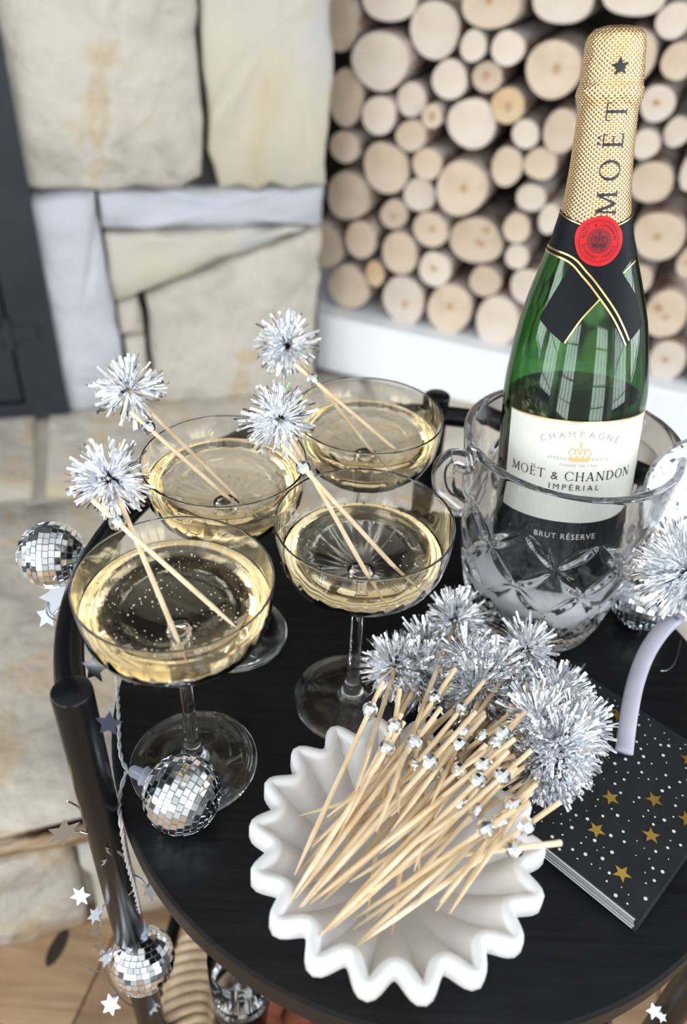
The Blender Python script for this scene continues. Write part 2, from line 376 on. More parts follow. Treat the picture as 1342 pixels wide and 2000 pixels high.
for k, (a, b_) in enumerate(((-1.6, ju - .55), (ju - .54, ju - .006), (ju + .006, ju + .30), (ju + .312, ju + .8), (ju + .81, 1.8))):
    hface(a, b_, FLOOR + .002, HT - .062, M_STONE if k % 2 else M_STONE2, 41 + k, 0)

# fireplace door
fd = thing('fireplace_door', wall_pt(100, 800), 'dark steel fireplace door with hinge and smoked pane set in the stone wall', 'fireplace door')
cu = (wall_pt(62, 400) - WP).dot(WU)                  # right edge of its frame
z0, z1 = wall_pt(60, 806).z, wall_pt(60, 806).z + 1.15
def wq(u, z, off=0.): q = WP + WU * u + WN * off; return Vector((q.x, q.y, z))
def wbox(u0, u1, za, zb, o0, o1, bev=.002): return box(wq((u0 + u1) / 2, (za + zb) / 2, (o0 + o1) / 2), u1 - u0, o1 - o0, zb - za, WU, WN, Z, bev)
ue = (wall_pt(120, 790) - WP).dot(WU); cu = ue + .014
mesh('outer_frame', *join([wbox(cu - .075, cu, z0, z1, -.02, .018), wbox(cu - .95, cu - .075, z0, z0 + .028, -.02, .018), wbox(cu - .95, cu - .075, z1 - .05, z1, -.02, .018)]), M_IRON, fd)
zh = wall_pt(60, 640).z
dl = mesh('door_leaf', *join([wbox(cu - .155, cu - .08, z0 + .033, z1 - .055, -.02, .010), wbox(cu - .95, cu - .155, z0 + .033, z0 + .085, -.02, .010), wbox(cu - .95, cu - .155, z1 - .12, z1 - .055, -.02, .010)]), M_IRON, fd)
mesh('pane', *wbox(cu - .95, cu - .155, z0 + .085, z1 - .12, -.016, -.008, 0), M_PANE, dl)
mesh('hinge', *join([wbox(cu - .135, cu - .03, zh - .013, zh + .013, .010, .024), tube([wq(cu - .078, zh - .03, .02), wq(cu - .078, zh + .03, .02)], .008, 12)]), M_IRON, fd)

# log niche and white ledge
nb = NL - NN * .30
a, b_ = nb - NU * .18, nb + NU * 1.5
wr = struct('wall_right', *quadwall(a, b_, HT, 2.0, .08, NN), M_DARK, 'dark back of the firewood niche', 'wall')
lt = onpl(640, 620, NP, NN).z
lq = [NP - NU * .16, NP + NU * 1.7]
V = []
for z in (HT - .004, lt):
    for p in (lq[0], lq[1], lq[1] - NN * .42, lq[0] - NN * .42): V.append(Vector((p.x, p.y, z)))
bm = bmesh.new(); vs = [bm.verts.new(v) for v in V]
for f in ([0, 1, 5, 4], [1, 2, 6, 5], [2, 3, 7, 6], [3, 0, 4, 7], [4, 5, 6, 7], [3, 2, 1, 0]): bm.faces.new([vs[i] for i in f])
bmesh.ops.bevel(bm, geom=bm.edges[:], offset=.006, segments=3, affect='EDGES')
struct('trim_1', [v.co.copy() for v in bm.verts], [[v.index for v in f.verts] for f in bm.faces], M_WHITE, 'white plaster ledge under the stacked firewood', 'ledge'); bm.free()

# ------------------------------------------------------------------ firewood
LOGS = [(757, -2, 56, 50), (664, 45, 38, 60), (846, 60, 51, 62), (747, 118, 57, 63), (963, 6, 60, 54), (927, 89, 27, 33), (993, 94, 37, 40), (876, 157, 39, 41), (949, 152, 31, 33),
        (802, 196, 31, 36), (744, 224, 34, 41), (846, 226, 20, 26), (676, 192, 35, 60), (918, 244, 56, 63), (990, 208, 36, 42, 3), (806, 264, 31, 33), (676, 286, 29, 33), (752, 330, 50, 57),
        (836, 320, 31, 34), (904, 366, 53, 58), (990, 326, 31, 43), (816, 384, 34, 35), (680, 384, 44, 51), (766, 422, 28, 31), (844, 446, 36, 37), (708, 466, 31, 39), (632, 480, 40, 46),
        (926, 474, 56, 48), (784, 492, 37, 42), (850, 526, 34, 38), (732, 535, 21, 29, 3), (946, 552, 34, 32), (680, 562, 44, 48), (788, 588, 43, 49), (878, 604, 47, 52), (972, 628, 46, 54),
        (1081, 136, 70, 74), (1097, -2, 64, 55), (1237, -4, 65, 40), (1314, 42, 37, 41), (1240, 110, 42, 60), (1324, 120, 36, 42), (1027, 262, 29, 32), (1097, 255, 35, 48), (1284, 203, 40, 44),
        (1262, 280, 29, 32), (1322, 260, 31, 38), (1056, 320, 34, 34), (1272, 357, 45, 44), (1350, 340, 24, 40), (1039, 385, 38, 34), (1010, 445, 28, 31), (1075, 425, 27, 40), (1288, 458, 57, 56),
        (1008, 504, 26, 25), (1033, 560, 38, 38), (1346, 512, 27, 38), (1250, 545, 26, 30), (1301, 612, 45, 56), (1303, 706, 42, 46), (1075, 650, 46, 52), (1180, 690, 45, 46), (1120, 520, 48, 50), (1170, 600, 40, 42), (1375, 630, 30, 46),
        (1180, 330, 40, 60), (1160, 190, 40, 60), (1190, 440, 42, 50), (1380, 200, 30, 40), (1385, 430, 36, 48), (1390, 720, 44, 46)]
for j in range(len(LOGS)):
    L = list(LOGS[j])
    for i in range(len(LOGS)):
        if i == j: continue
        M = LOGS[i]; dx, dy = L[0] - M[0], L[1] - M[1]; d = math.hypot(dx, dy); c_, s_ = dx / d, dy / d
        rj = 1 / math.hypot(c_ / L[2], s_ / L[3]); ri = 1 / math.hypot(c_ / M[2], s_ / M[3])
        if ri + rj > d * 1.035:
            f = (d * 1.02 - ri) / rj if j > 35 and j > i else 1 - (ri + rj - d * 1.03) / (ri + rj)
            f = max(f, .45); L[2] *= f; L[3] *= f
    LOGS[j] = tuple(L)
for k, L in enumerate(LOGS):
    x, y, rx, ry = L[:4]; rnd = random.Random(100 + k)
    off = rnd.uniform(-.012, .012)
    C = log_pt(x, y) + NN * off
    a = abs((log_pt(x + rx, y) - log_pt(x - rx, y)).dot(NU)) / 2 * .985; b_ = abs(log_pt(x, y + ry).z - log_pt(x, y - ry).z) / 2 * .985
    hue = 3 if len(L) > 4 else rnd.choice((1, 1, 2, 2))
    if x < 700: hue = 1
    m = {1: M_CUT, 2: M_CUT2, 3: M_CUT3}[hue]
    size = 'thick' if min(rx, ry) >= 46 else ('slim' if max(rx, ry) <= 35 else 'medium')
    tone = {1: 'tan', 2: 'pale cream', 3: 'orange'}[hue]
    where = 'in the firewood stack'
    if x < 700: where = 'next to the stone wall'
    elif (x, y) in ((732, 535),): where = 'low in the firewood stack'
    elif (x - 640) * .22 + 560 < y: where = 'resting on the white ledge'
    elif 1060 < x < 1260 and y > 150: where = 'partly hidden behind the champagne bottle'
    elif y < 20: where = 'high up in the firewood stack'
    if (x, y) in ((926, 474), (1301, 612)): where = ('with several dark knots in the stack' if x < 1000 else 'with dark knots right of the bottle')
    if (x, y) == (1081, 136): where = 'left of the gold bottle neck'
    t = thing('birch_log', C, '%s round birch log with %s cut end %s' % (size, tone, where), 'log', '%s %s log ends %s' % (size, tone, where))
    n = 26; ph = [rnd.uniform(0, 6.3) for _ in range(3)]; am = [rnd.uniform(0, .05), rnd.uniform(0, .035), rnd.uniform(0, .02)]
    def rim(s, back, dz=0):
        out = []
        for i in range(n):
            th = 2 * math.pi * i / n; w = 1 + sum(am[q] * math.cos((q + 2) * th + ph[q]) for q in range(3))
            out.append(C + NU * (a * s * w * math.cos(th)) + Z * (b_ * s * w * math.sin(th)) - NN * back)
        return out
    V = rim(.985, .0) + rim(1.0, .004) + rim(1.0, .26); F = []
    for q in range(2):
        for i in range(n): j = (i + 1) % n; F.append([q * n + i, q * n + j, q * n + n + j, q * n + n + i])
    mesh('bark', V, F, M_BARK, t, True)
    e = Vector((0, 0, 0)); cc = C + NU * a * rnd.uniform(-.12, .12) + Z * b_ * rnd.uniform(-.12, .12)
    V = rim(.965, .0005) + rim(.5, -.0004) + [cc + NN * .0006]; F = []
    for i in range(n):
        j = (i + 1) % n; F.append([i, j, n + j, n + i]); F.append([n + i, n + j, 2 * n])
    ce = mesh('cut_end', V, F, m, t)
    if rnd.random() < .25 or (x, y) in ((926, 474), (1301, 612)):
        for q in range(3 if (x, y) in ((926, 474), (1301, 612)) else 1):
            kc = cc if q == 0 else C + NU * a * rnd.uniform(-.5, .5) + Z * b_ * rnd.uniform(-.5, .6)
            mesh('knot', *lathe([(0, .0012), (.003 + .003 * rnd.random(), .0010), (.007, .0004)], 9, kc + NN * .0008, (NU, Z * rnd.uniform(.7, 1.3), NN))[:2], M_HEART, ce)

# ================================================================== TABLE
TC = Vector((.0655, .3761, 0)); TR = .2148
tb = thing('side_table', Vector((TC.x, TC.y, FLOOR)), 'round black tray table with three tubular legs and a raised rear rail', 'table')
prof = [(0, 0), (TR * .5, 0), (TR - .002, 0), (TR - .0005, -.0006), (TR, -.002), (TR, -.018), (TR - .002, -.020), (0, -.020)]
V, F, U = lathe(prof, 128, TC); top = mesh('tabletop', V, [f[::-1] for f in F], M_TABLE, tb)
LEGR = .2262; LEG_A = [208, 88, -32]
def leg_xy(a, r=LEGR): return Vector((TC.x + r * math.cos(R_(a)), TC.y + r * math.sin(R_(a)), 0))
for a in LEG_A:
    c = leg_xy(a); V, F, U = lathe([(0, FLOOR), (.0108, FLOOR), (.0108, .1115), (.0106, .1130), (.0098, .1137), (0, .1137)], 28, c)
    mesh('leg', V, F, M_BLACK, tb, True)
pts = [leg_xy(a) + Z * .094 for a in range(207, -32, -3)]
mesh('rail', *tube(pts, .0085, 16), M_BLACK, tb, True)
pts = [leg_xy(a, .2155) + Z * -.40 for a in range(0, 361, 4)]
mesh('lower_ring', *tube(pts, .007, 12), M_BLACK, tb, True)

# ================================================================== GLASSES
GH = .1577
def make_coupe(C, label, level, champ_label, bubbles):
    t = thing('coupe_glass', C, label, 'glass', 'champagne coupes')
    outer = [(0, .1075), (.006, .1078), (.018, .1092), (.030, .1122), (.0395, .1172), (.0462, .1245), (.0500, .133), (.0516, .143), (.05195, .149), (.05230, .1550), (.05238, .1563), (.0524, .1567)]
    inner = [(.0513, .1567), (.05128, .1563), (.05120, .1550), (.05080, .149), (.0504, .143), (.0487, .1335), (.0449, .1257), (.0382, .1188), (.029, .1141), (.0175, .1112), (.007, .1102), (0, .11)]
    rimv = [(.0523, .1573), (.05210, .15765), (.05185, .1578), (.05160, .15765), (.0514, .1573)]
    no = len(outer)
    NS = 144
    def opt(r, z, th, k):                        # pleats pressed into the lower part of the inner wall
        if k < no + 5: return r
        w = max(0, min(1, (.1425 - z) / .012)) * min(1, r / .03)
        return r - .00045 * w * (.5 - abs(math.sin(12 * th)))
    V, F, U = lathe(outer + rimv + inner, NS, C, None, opt); mesh('bowl', V, F, M_GLASS, t, True)
    stem = [(0, .004), (.010, .004), (.0078, .008), (.0056, .014), (.0046, .024), (.0040, .05), (.0039, .075), (.0044, .095), (.0058, .1035), (.0085, .1078), (0, .1088)]
    V, F, U = lathe(stem, 32, C); mesh('stem', V, F, M_GLASS, t, True)
    foot = [(0, .0008), (.02, .0004), (.0392, .0002), (.0399, .0006), (.0400, .0012), (.0396, .0017), (.030, .0022), (.018, .0032), (.0095, .0052), (0, .0058)]
    V, F, U = lathe(foot, 72, C); mesh('foot', V, F, M_GLASS, t, True)
    # champagne sits just inside the inner wall
    ip = sorted([(z, r) for r, z in inner]); lp = []
    for z, r in ip:
        if z < level - .001: lp.append((max(0, r - .00035), z + .0003))
    for (za, ra), (zb, rb) in zip(ip, ip[1:]):
        if za <= level <= zb: rl = ra + (rb - ra) * (level - za) / (zb - za)
    lp += [(rl - .00035, level - .0006), (rl - .0006, level), (rl * .6, level - .0001), (0, level - .0001)]
    V, F, U = lathe(lp, 72, C); ch = mesh('champagne', V, F, M_CHAMP, None, True, origin=C)
    tag(ch, champ_label, 'drink', 'champagne in the coupes')
    rnd = random.Random(int(level * 1e5)); parts = []
    for k in range(bubbles):
        a = rnd.uniform(0, 6.28); rr = rl * .93 * math.sqrt(rnd.random()); z = level + .0001 if rnd.random() < .75 else level - rnd.uniform(.002, .016)
        s = rnd.choice((.00022, .0003, .00035, .0005)); rr = min(rr, .035) if z < level else rr
        v, f, _ = lathe([(0, -s), (s * .87, -s * .5), (s * .87, s * .5), (0, s)], 6, C + Vector((rr * math.cos(a), rr * math.sin(a), z))); parts.append((v, f))
    if parts: mesh('bubbles', *join(parts), M_BUBBLE, ch)['kind'] = 'stuff'
    return t
G1, G2, G3, G4 = Vector((-.08626, .3110, 0)), Vector((-.07739, .42518, 0)), Vector((.01274, .36963, 0)), Vector((.01366, .49072, 0))
make_coupe(G1, 'champagne coupe full of rising bubbles beside the mirror ball on the tabletop', .1425, 'bubbly champagne in the coupe beside the mirror ball', 230)
make_coupe(G2, 'champagne coupe standing behind the bubbly coupe close to the curved rail', .141, 'still champagne in the coupe behind the bubbly coupe', 20)
make_coupe(G3, 'champagne coupe with pleated bowl between the bubbly coupe and the marble bowl', .1335, 'shallow champagne in the coupe with the pleated bowl', 25)
make_coupe(G4, 'champagne coupe next to the rear table leg and the crystal bucket', .140, 'champagne in the coupe next to the rear table leg', 20)

# ================================================================== BUCKET
BC = Vector((.152, .4695, 0)); BH = .1585
bk = thing('ice_bucket', BC, 'cut crystal ice bucket with leaf pattern holding the champagne bottle', 'ice bucket')
def bprof(z):
    pts = [(0, .049), (.012, .0525), (.03, .0570), (.06, .0630), (.10, .0678), (.14, .0713), (.1585, .0735)]
    for (a, ra), (b, rb) in zip(pts, pts[1:]):
        if a <= z <= b: return ra + (rb - ra) * (z - a) / (b - a)
    return pts[-1][1]
def cut(z, th):
    """depth of the leaf cuts"""
    d = 0.
    if z > .122 or z < .012: return 0.
    if z < .024: return .0009 * abs(math.sin(30 * th))
    u = th / (2 * math.pi) * 9; v = (z - .024) / .049
    for (ou, ov) in ((0, 0), (.5, .5)):
        fu = (u + ou) % 1 - .5; fv = (v + ov) % 1 - .5
        for sx, sy in ((1, 1), (1, -1)):
            s = (fu * sx + fv * sy) / 1.0; p = abs(fu * sx - fv * sy)
            tt = abs(s)                      # along the leaf, 0..1
            if tt < .98:
                q = (tt - .5) / .46
                w = .165 * (1 - q * q)
                if w > 0 and p < w: d = max(d, (1 - p / w) * .0034)
    d = max(d, .0)
    return d
NB, NZ = 270, 92
prof = [(0, .0015), (.042, .0015), (.047, .0)] + [(bprof(BH * k / NZ), BH * k / NZ) for k in range(1, NZ)]
prof += [(.0735, BH), (.0733, BH + .0018), (.0708, BH + .0028), (.0684, BH + .0014), (.0678, BH - .002)]
prof += [(bprof(z) - .0076 + .001 * (z / BH), z) for z in (.14, .12, .10, .08, .06, .04, .024)] + [(.044, .0165), (.03, .0150), (0, .0150)]
def brf(r, z, th, k):
    if 3 <= k < 3 + NZ: return r - cut(z, th)
    return r
V, F, U = lathe(prof, NB, BC, None, brf); mesh('body', V, F, M_CRYST, bk, True)
for s, zt, zb, a in ((-1, .138, .098, 183), (1, .156, .108, -8)):
    d = Vector((math.cos(R_(a)), math.sin(R_(a)), 0)); r0 = bprof(zt)
    path = spline([BC + d * (r0 - .004) + Z * (zt - .002), BC + d * (r0 + .008) + Z * (zt + .001), BC + d * (r0 + .0135) + Z * (zt - .008), BC + d * (r0 + .010) + Z * ((zt + zb) / 2 - .004), BC + d * (bprof(zb) + .004) + Z * (zb + .006), BC + d * (bprof(zb) - .004) + Z * zb], 6)
    mesh('lug_handle', *tube(path, .0080, 16), M_CRYST, bk, True)
rnd = random.Random(5); V, F, U = lathe([(0, .0158), (.041, .0162), (.0455, .024), (.0505, .035), (.0535, .048), (.052, .0575), (.03, .0590), (0, .058)], 60, BC, None, lambda r, z, t, k: r + (.0012 * math.sin(7 * t + k) if r < .05 else 0))
ice = mesh('crushed_ice', V, F, M_ICE, None, True, origin=BC); tag(ice, 'frosty white ice filling the bottom of the crystal bucket', 'ice', kind='stuff')

# ================================================================== BOTTLE
BD = Vector((-.06, .2, 1)).normalized(); B0 = Vector((.1603, .4544, .02)) + BD * .036
eF = (CAM - B0); eF = (eF - BD * eF.dot(BD)).normalized(); eR = BD.cross(eF).normalized()      # eR to the right as seen facing the label
if eR.dot(RT) < 0: eR = -eR
S0 = .036
BP = [(0, 0), (.030, 0), (.040, .0008), (.0448, .004), (.0464, .009), (.0468, .016), (.0468, .128), (.0466, .136), (.0457, .146), (.0444, .155), (.0424, .168), (.0398, .182), (.0362, .195), (.0322, .208), (.0283, .220), (.0243, .232), (.0208, .245), (.0190, .255), (.0176, .272), (.0169, .290), (.0165, .306)]
def br(s):
    for (ra, a), (rb, b) in zip(BP[5:], BP[6:]):
        if a <= s <= b: return ra + (rb - ra) * (s - a) / (b - a)
    return BP[-1][0] if s > .2 else .0468
bt = thing('champagne_bottle', B0, 'green champagne bottle with gold foil neck and cream label in the crystal bucket', 'bottle')
AX = (eF, eR, BD)
# glass body : outer then inner wall
pr = BP[:]; inn = [(max(0, r - .0032), s) for r, s in BP[5:-4]][::-1]
pr2 = BP[:-3] + [(br(.262) , .262), (br(.262) - .0032, .262)] + [q for q in inn if q[1] < .26] + [(.040, .012), (.030, .010), (.012, .022), (0, .024)]
V, F, U = lathe(pr2, 72, B0, AX); mesh('glass_body', V, F, M_GREEN, bt, True)
wl_ = .1345
wp = [(0, .0244), (.0118, .0224), (.030, .0106), (.0398, .0124)] + [(br(s) - .0036, s) for s in (.02, .06, .10, .128)] + [(br(wl_) - .0038, wl_ - .0006), (br(wl_) - .0045, wl_), (0, wl_)]
V, F, U = lathe(wp, 60, B0, AX); mesh('wine', V, F, M_WINE, bt, True)
# foil
rnd = random.Random(3)
FO = [(.0233, .2365), (.0213, .2445), (.0196, .255), (.0182, .272), (.0175, .288), (.0171, .300), (.0172, .304), (.0180, .3065), (.0188, .3095), (.0186, .313), (.0174, .3165), (.0176, .322), (.0170, .329), (.0166, .335), (.0155, .3395), (.0125, .3425), (.006, .344), (0, .3443)]
def frf(r, z, t, k):
    if k < 6: return r
    return r + .0006 * noise.noise(Vector((math.cos(t) * 3, math.sin(t) * 3, z * 160))) + .0004 * noise.noise(Vector((math.cos(t) * 7, math.sin(t) * 7, z * 400)))
def dens(pf, m=3):
    out = []
    for (a, s), (b, u) in zip(pf, pf[1:]):
        for k in range(m): out.append((a + (b - a) * k / m, s + (u - s) * k / m))
    return out + [pf[-1]]
V, F, U = lathe(dens(FO), 96, B0, (-eF, -eR, BD), lambda r, z, t, k: frf(r, z, t, k // 3)); foil = mesh('foil', V, F, M_FOIL, bt, True, uv=U)
def fr(s):
    for (ra, a), (rb, b) in zip(FO, FO[1:]):
        if a <= s <= b: return ra + (rb - ra) * (s - a) / (b - a)
    return br(s)
def surf_r(s): return fr(s) if s >= .2365 else br(s)
TH0 = R_(10)
def bmap(x, s, off): r = surf_r(s); th = TH0 + x / r; return B0 + BD * s + (eF * math.cos(th) + eR * math.sin(th)) * (r + off)
def pix2b(px, py):
    """photo pixel -> (arc from label centre line, height) on the bottle surface"""
    d = ray(px, py); t = .2; prev = None
    while t < .9:
        q = CAM + d * t - B0; s = q.dot(BD); rad = (q - BD * s).length
        if 0 < s < .345 and rad < surf_r(s):
            th = math.atan2(q.dot(eR), q.dot(eF)); return ((th - TH0) * surf_r(s), s)
        t += .0004
    # beyond the outline: take the silhouette point
    best = None; t = .3
    while t < .8:
        q = CAM + d * t - B0; s = q.dot(BD)
        if 0 < s < .345:
            g = (q - BD * s).length - surf_r(s)
            if best is None or g < best[0]: best = (g, s, math.atan2(q.dot(eR), q.dot(eF)))
        t += .001
    return ((best[2] - TH0) * surf_r(best[1]), best[1])
def decal(name, V2, F2, off, mat, parent, x0=0, s0=0, rot=0, step=.004, cut_=True):
    """flat 2-D shape wrapped on to the bottle"""
    c, s_ = math.cos(rot), math.sin(rot); bm = bmesh.new()
    vs = [bm.verts.new((x0 + c * x - s_ * y, s0 + s_ * x + c * y, 0)) for x, y in V2]
    for f in F2:
        try: bm.faces.new([vs[i] for i in f])
        except ValueError: pass
    bmesh.ops.triangulate(bm, faces=bm.faces[:])
    if cut_:
        for ax in (0, 1):
            lo = min(v.co[ax] for v in bm.verts); hi = max(v.co[ax] for v in bm.verts); k = math.floor(lo / step) + 1
            while k * step < hi:
                p = [0, 0, 0]; p[ax] = k * step; nn = [0, 0, 0]; nn[ax] = 1
                bmesh.ops.bisect_plane(bm, geom=bm.verts[:] + bm.edges[:] + bm.faces[:], plane_co=p, plane_no=nn); k += 1
    bm.verts.index_update()
    V = [bmap(v.co.x, v.co.y, off) for v in bm.verts]; F = []
    for f in bm.faces:
        idx = [v.index for v in f.verts]
        nrm = (V[idx[1]] - V[idx[0]]).cross(V[idx[2]] - V[idx[0]]); ctr = V[idx[0]] - B0
        if nrm.dot(ctr - BD * ctr.dot(BD)) < 0: idx = idx[::-1]
        F.append(idx)
    bm.free(); return mesh(name, V, F, mat, parent)
def poly(pts): return pts, [list(range(len(pts)))]
def text2d(s, size=1., track=1.0):
    cu = bpy.data.curves.new('t', 'FONT'); cu.body = s; cu.size = size; cu.space_character = track; cu.align_x = 'CENTER'; cu.resolution_u = 3
    o = bpy.data.objects.new('t', cu); COL.objects.link(o); dg = bpy.context.evaluated_depsgraph_get(); me = o.evaluated_get(dg).to_mesh()
    V = [(v.co.x, v.co.y) for v in me.vertices]; F = [list(p.vertices) for p in me.polygons]
    o.evaluated_get(dg).to_mesh_clear(); bpy.data.objects.remove(o); bpy.data.curves.remove(cu)
    return V, F
def st(p, q, w):
    (x0, y0), (x1, y1) = p, q; l = math.hypot(x1 - x0, y1 - y0); nx, ny = -(y1 - y0) / l * w / 2, (x1 - x0) / l * w / 2
    return [(x0 + nx, y0 + ny), (x1 + nx, y1 + ny), (x1 - nx, y1 - ny), (x0 - nx, y0 - ny)]
def hor(x0, x1, y, w=.065): return [(x0, y - w / 2), (x1, y - w / 2), (x1, y + w / 2), (x0, y + w / 2)]
def ring(cx, cy, rx, ry, ix, iy, a0=0, a1=360, n=28):
    out = []
    for k in range(n):
        t0, t1 = R_(a0 + (a1 - a0) * k / n), R_(a0 + (a1 - a0) * (k + 1) / n)
        out.append([(cx + ix * math.cos(t0), cy + iy * math.sin(t0)), (cx + rx * math.cos(t0), cy + ry * math.sin(t0)), (cx + rx * math.cos(t1), cy + ry * math.sin(t1)), (cx + ix * math.cos(t1), cy + iy * math.sin(t1))])
    return out
def sf(x, y): return hor(x - .13, x + .13, .025 if y == 0 else .975)
GLY = {
    'M': (1.12, [st((.14, 0), (.17, 1), .085), st((.17, 1), (.55, .06), .14), st((.55, .06), (.93, 1), .085), st((.93, 1), (.97, 0), .14), sf(.14, 0), sf(.97, 0), hor(.02, .2, .975), hor(.9, 1.08, .975)]),
    'O': (1.05, ring(.52, .5, .47, .53, .34, .48)),
    'E': (.78, [st((.2, 0), (.2, 1), .13), hor(.06, .68, .025), hor(.06, .64, .975), hor(.2, .55, .52), st((.66, 0), (.69, .24), .045), st((.63, 1), (.63, .78), .045), st((.55, .42), (.55, .62), .04)]),
    'T': (.86, [st((.43, 0), (.43, 1), .13), hor(.05, .81, .975), sf(.43, 0), st((.06, 1), (.04, .76), .045), st((.80, 1), (.82, .76), .045)]),
    'C': (.95, ring(.52, .5, .47, .53, .34, .48, 42, 318, 24) + [st((.86, .97), (.86, .68), .045), st((.87, .03), (.87, .26), .04)]),
    'H': (1.0, [st((.2, 0), (.2, 1), .13), st((.8, 0), (.8, 1), .13), hor(.2, .8, .52), sf(.2, 0), sf(.2, 1), sf(.8, 0), sf(.8, 1)]),
    'A': (.95, [st((.14, 0), (.47, 1), .055), st((.45, 1.02), (.8, 0), .14), hor(.25, .68, .33), sf(.14, 0), sf(.8, 0)]),
    'N': (1.02, [st((.17, 0), (.17, 1), .06), st((.17, 1), (.85, .0), .14), st((.85, 0), (.85, 1), .06), sf(.17, 0), hor(.02, .2, .975), sf(.85, 1)]),
    'D': (1.02, [st((.2, 0), (.2, 1), .13)] + ring(.38, .5, .57, .5, .43, .45, -90, 90, 18) + [hor(.06, .40, .025), hor(.06, .40, .975)]),
}
def serif(word, h, track=.08):
    polys = []; x = 0
    for ch in word:
        if ch == ' ': x += .42; continue
        if ch == '&':
            V, F = text2d('&', 1.25); 
            for f in F: polys.append([(x + .48 + V[i][0], V[i][1]) for i in f])
            x += 1.05; continue
        key = 'E' if ch == 'Ë' else ch; w, g = GLY[key]
        for p in g: polys.append([(x + a, b) for a, b in p])
        if ch == 'Ë':
            for cx in (.24, .50): polys.append([(x + cx + .075 * math.cos(R_(40 * k)), 1.2 + .075 * math.sin(R_(40 * k))) for k in range(9)])
        x += w + track
    V, F = [], []
    for p in polys:
        F.append(list(range(len(V), len(V) + len(p)))); V += [((a - (x - track) / 2) * h, (b - .5) * h) for a, b in p]
    return V, F
def arc_text(s, rad, size, a_mid, span, flip=False):
    """letters along an arc, a_mid at the top = 90"""
    V, F = [], []
    for k, ch in enumerate(s):
        if ch == ' ': continue
        f = k / (len(s) - 1) - .5; a = a_mid - span * f if not flip else a_mid + span * f
        v, fc = text2d(ch, size); o = len(V); rot = R_(a - 90) if not flip else R_(a + 90)
        for x, y in v:
            y -= size * .36
            V.append((rad * math.cos(R_(a)) + x * math.cos(rot) - y * math.sin(rot), rad * math.sin(R_(a)) + x * math.sin(rot) + y * math.cos(rot)))
        F += [[i + o for i in g] for g in fc]
    return V, F
def circle2(r, n=40, wob=0, sd=1):
    rr = random.Random(sd); p = [rr.uniform(0, 6.3) for _ in range(4)]
    return [((r * (1 + wob * sum(math.sin((q + 2) * t + p[q]) for q in range(4)))) * math.cos(t), (r * (1 + wob * sum(math.sin((q + 2) * t + p[q]) for q in range(4)))) * math.sin(t)) for t in [2 * math.pi * k / n for k in range(n)]]
def crown(h):
    g = []
    g.append(hor(-.42, .42, .09, .18))
    for x0 in (-.40, -.14, .14, .40): g.append([(x0 * 1.0 - .05, .17), (x0 + .05, .17), (x0 * 1.05, .40)])
    for cx, rx in ((-.36, .17), (-.13, .13), (.13, .13), (.36, .17)): g += ring(cx, .42, rx, .25, rx - .05, .20, -20, 200, 10)
    g += ring(0, .76, .06, .06, .0001, .0001, 0, 360, 8); g.append(hor(-.03, .03, .90, .2)); g.append(hor(-.08, .08, .90, .06))
    V, F = [], []
    for p in g:
        F.append(list(range(len(V), len(V) + len(p)))); V += [(a * h, (b - .45) * h) for a, b in p]
    return V, F
# main label: top edge just below the shoulder
lt_s = pix2b(1120, 822)[1]; half = R_(64) * .0468; lb_s = lt_s - .069
front = decal('front_label', *poly([(-half, lb_s), (half, lb_s), (half, lt_s), (-half, lt_s)]), .00035, M_LABEL, bt)
decal('gold_edge', *poly([(-half, lt_s - .0009), (half, lt_s - .0009), (half, lt_s), (-half, lt_s)]), .0005, M_GOLD, front)
decal('lower_band', *poly([(-half, lb_s - .020), (half, lb_s - .020), (half, lb_s), (-half, lb_s)]), .00035, M_NECK, bt)
xm, sm = pix2b(1117, 930)
decal('brand_lettering', *serif('MOËT & CHANDON', .0062, .10), .0006, M_INK, front, xm, sm, step=.006)
x_, s_ = pix2b(1121, 951); decal('cuvee_lettering', *text2d('IMPÉRIAL', .0056, 1.5), .0006, M_INK, front, x_, s_ - .0024, cut_=False)
x_, s_ = pix2b(1133, 884); decal('crown', *crown(.0135), .0006, M_PALEGOLD, front, x_, s_, step=.002)
V, F = arc_text('CHAMPAGNE', .060, .0062, 90, 47); decal('region_lettering', [(a, b - .060) for a, b in V], F, .0006, M_PALEGREY, front, x_, s_ + .0125, cut_=False)
decal('town_lettering', *text2d('ÉPERNAY', .0028, 1.3), .0006, M_PALEGREY, front, x_ - .0125, s_ - .0055, cut_=False)
decal('town_lettering', *text2d('FRANCE', .0028, 1.3), .0006, M_PALEGREY, front, x_ + .0125, s_ - .0055, cut_=False)
decal('date_lettering', *text2d('FONDÉ EN 1743', .0028, 1.2), .0006, M_PALEGREY, front, x_, s_ - .0098, cut_=False)
decal('band_lettering', *text2d('BRUT RÉSERVE', .0052, 1.2), .0006, M_LABEL, bt, xm, lb_s - .012, cut_=False)
# neck label: black collar and two crossing sashes
def PB(pts): return [pix2b(*q) for q in pts]
cx_, cs_ = pix2b(1168, 452)
ctop = pix2b(1168, 440)[1]
hw = 1.02 * math.pi
rr_ = .0262
v_top = lambda x: ctop - .002 + .0085 * min(1, (abs(x) / (.45 * math.pi * .022)))
xs = [i / 20 * math.pi * .0226 for i in range(-20, 21)]
X0 = pix2b(1170, 583); S_X = X0[1]
def mirr(pts): return [(2 * 0 - a, b) for a, b in pts]
ga = PB([(1064, 484), (1105, 507), (1140, 542), (1170, 581), (1199, 625), (1221, 674)])
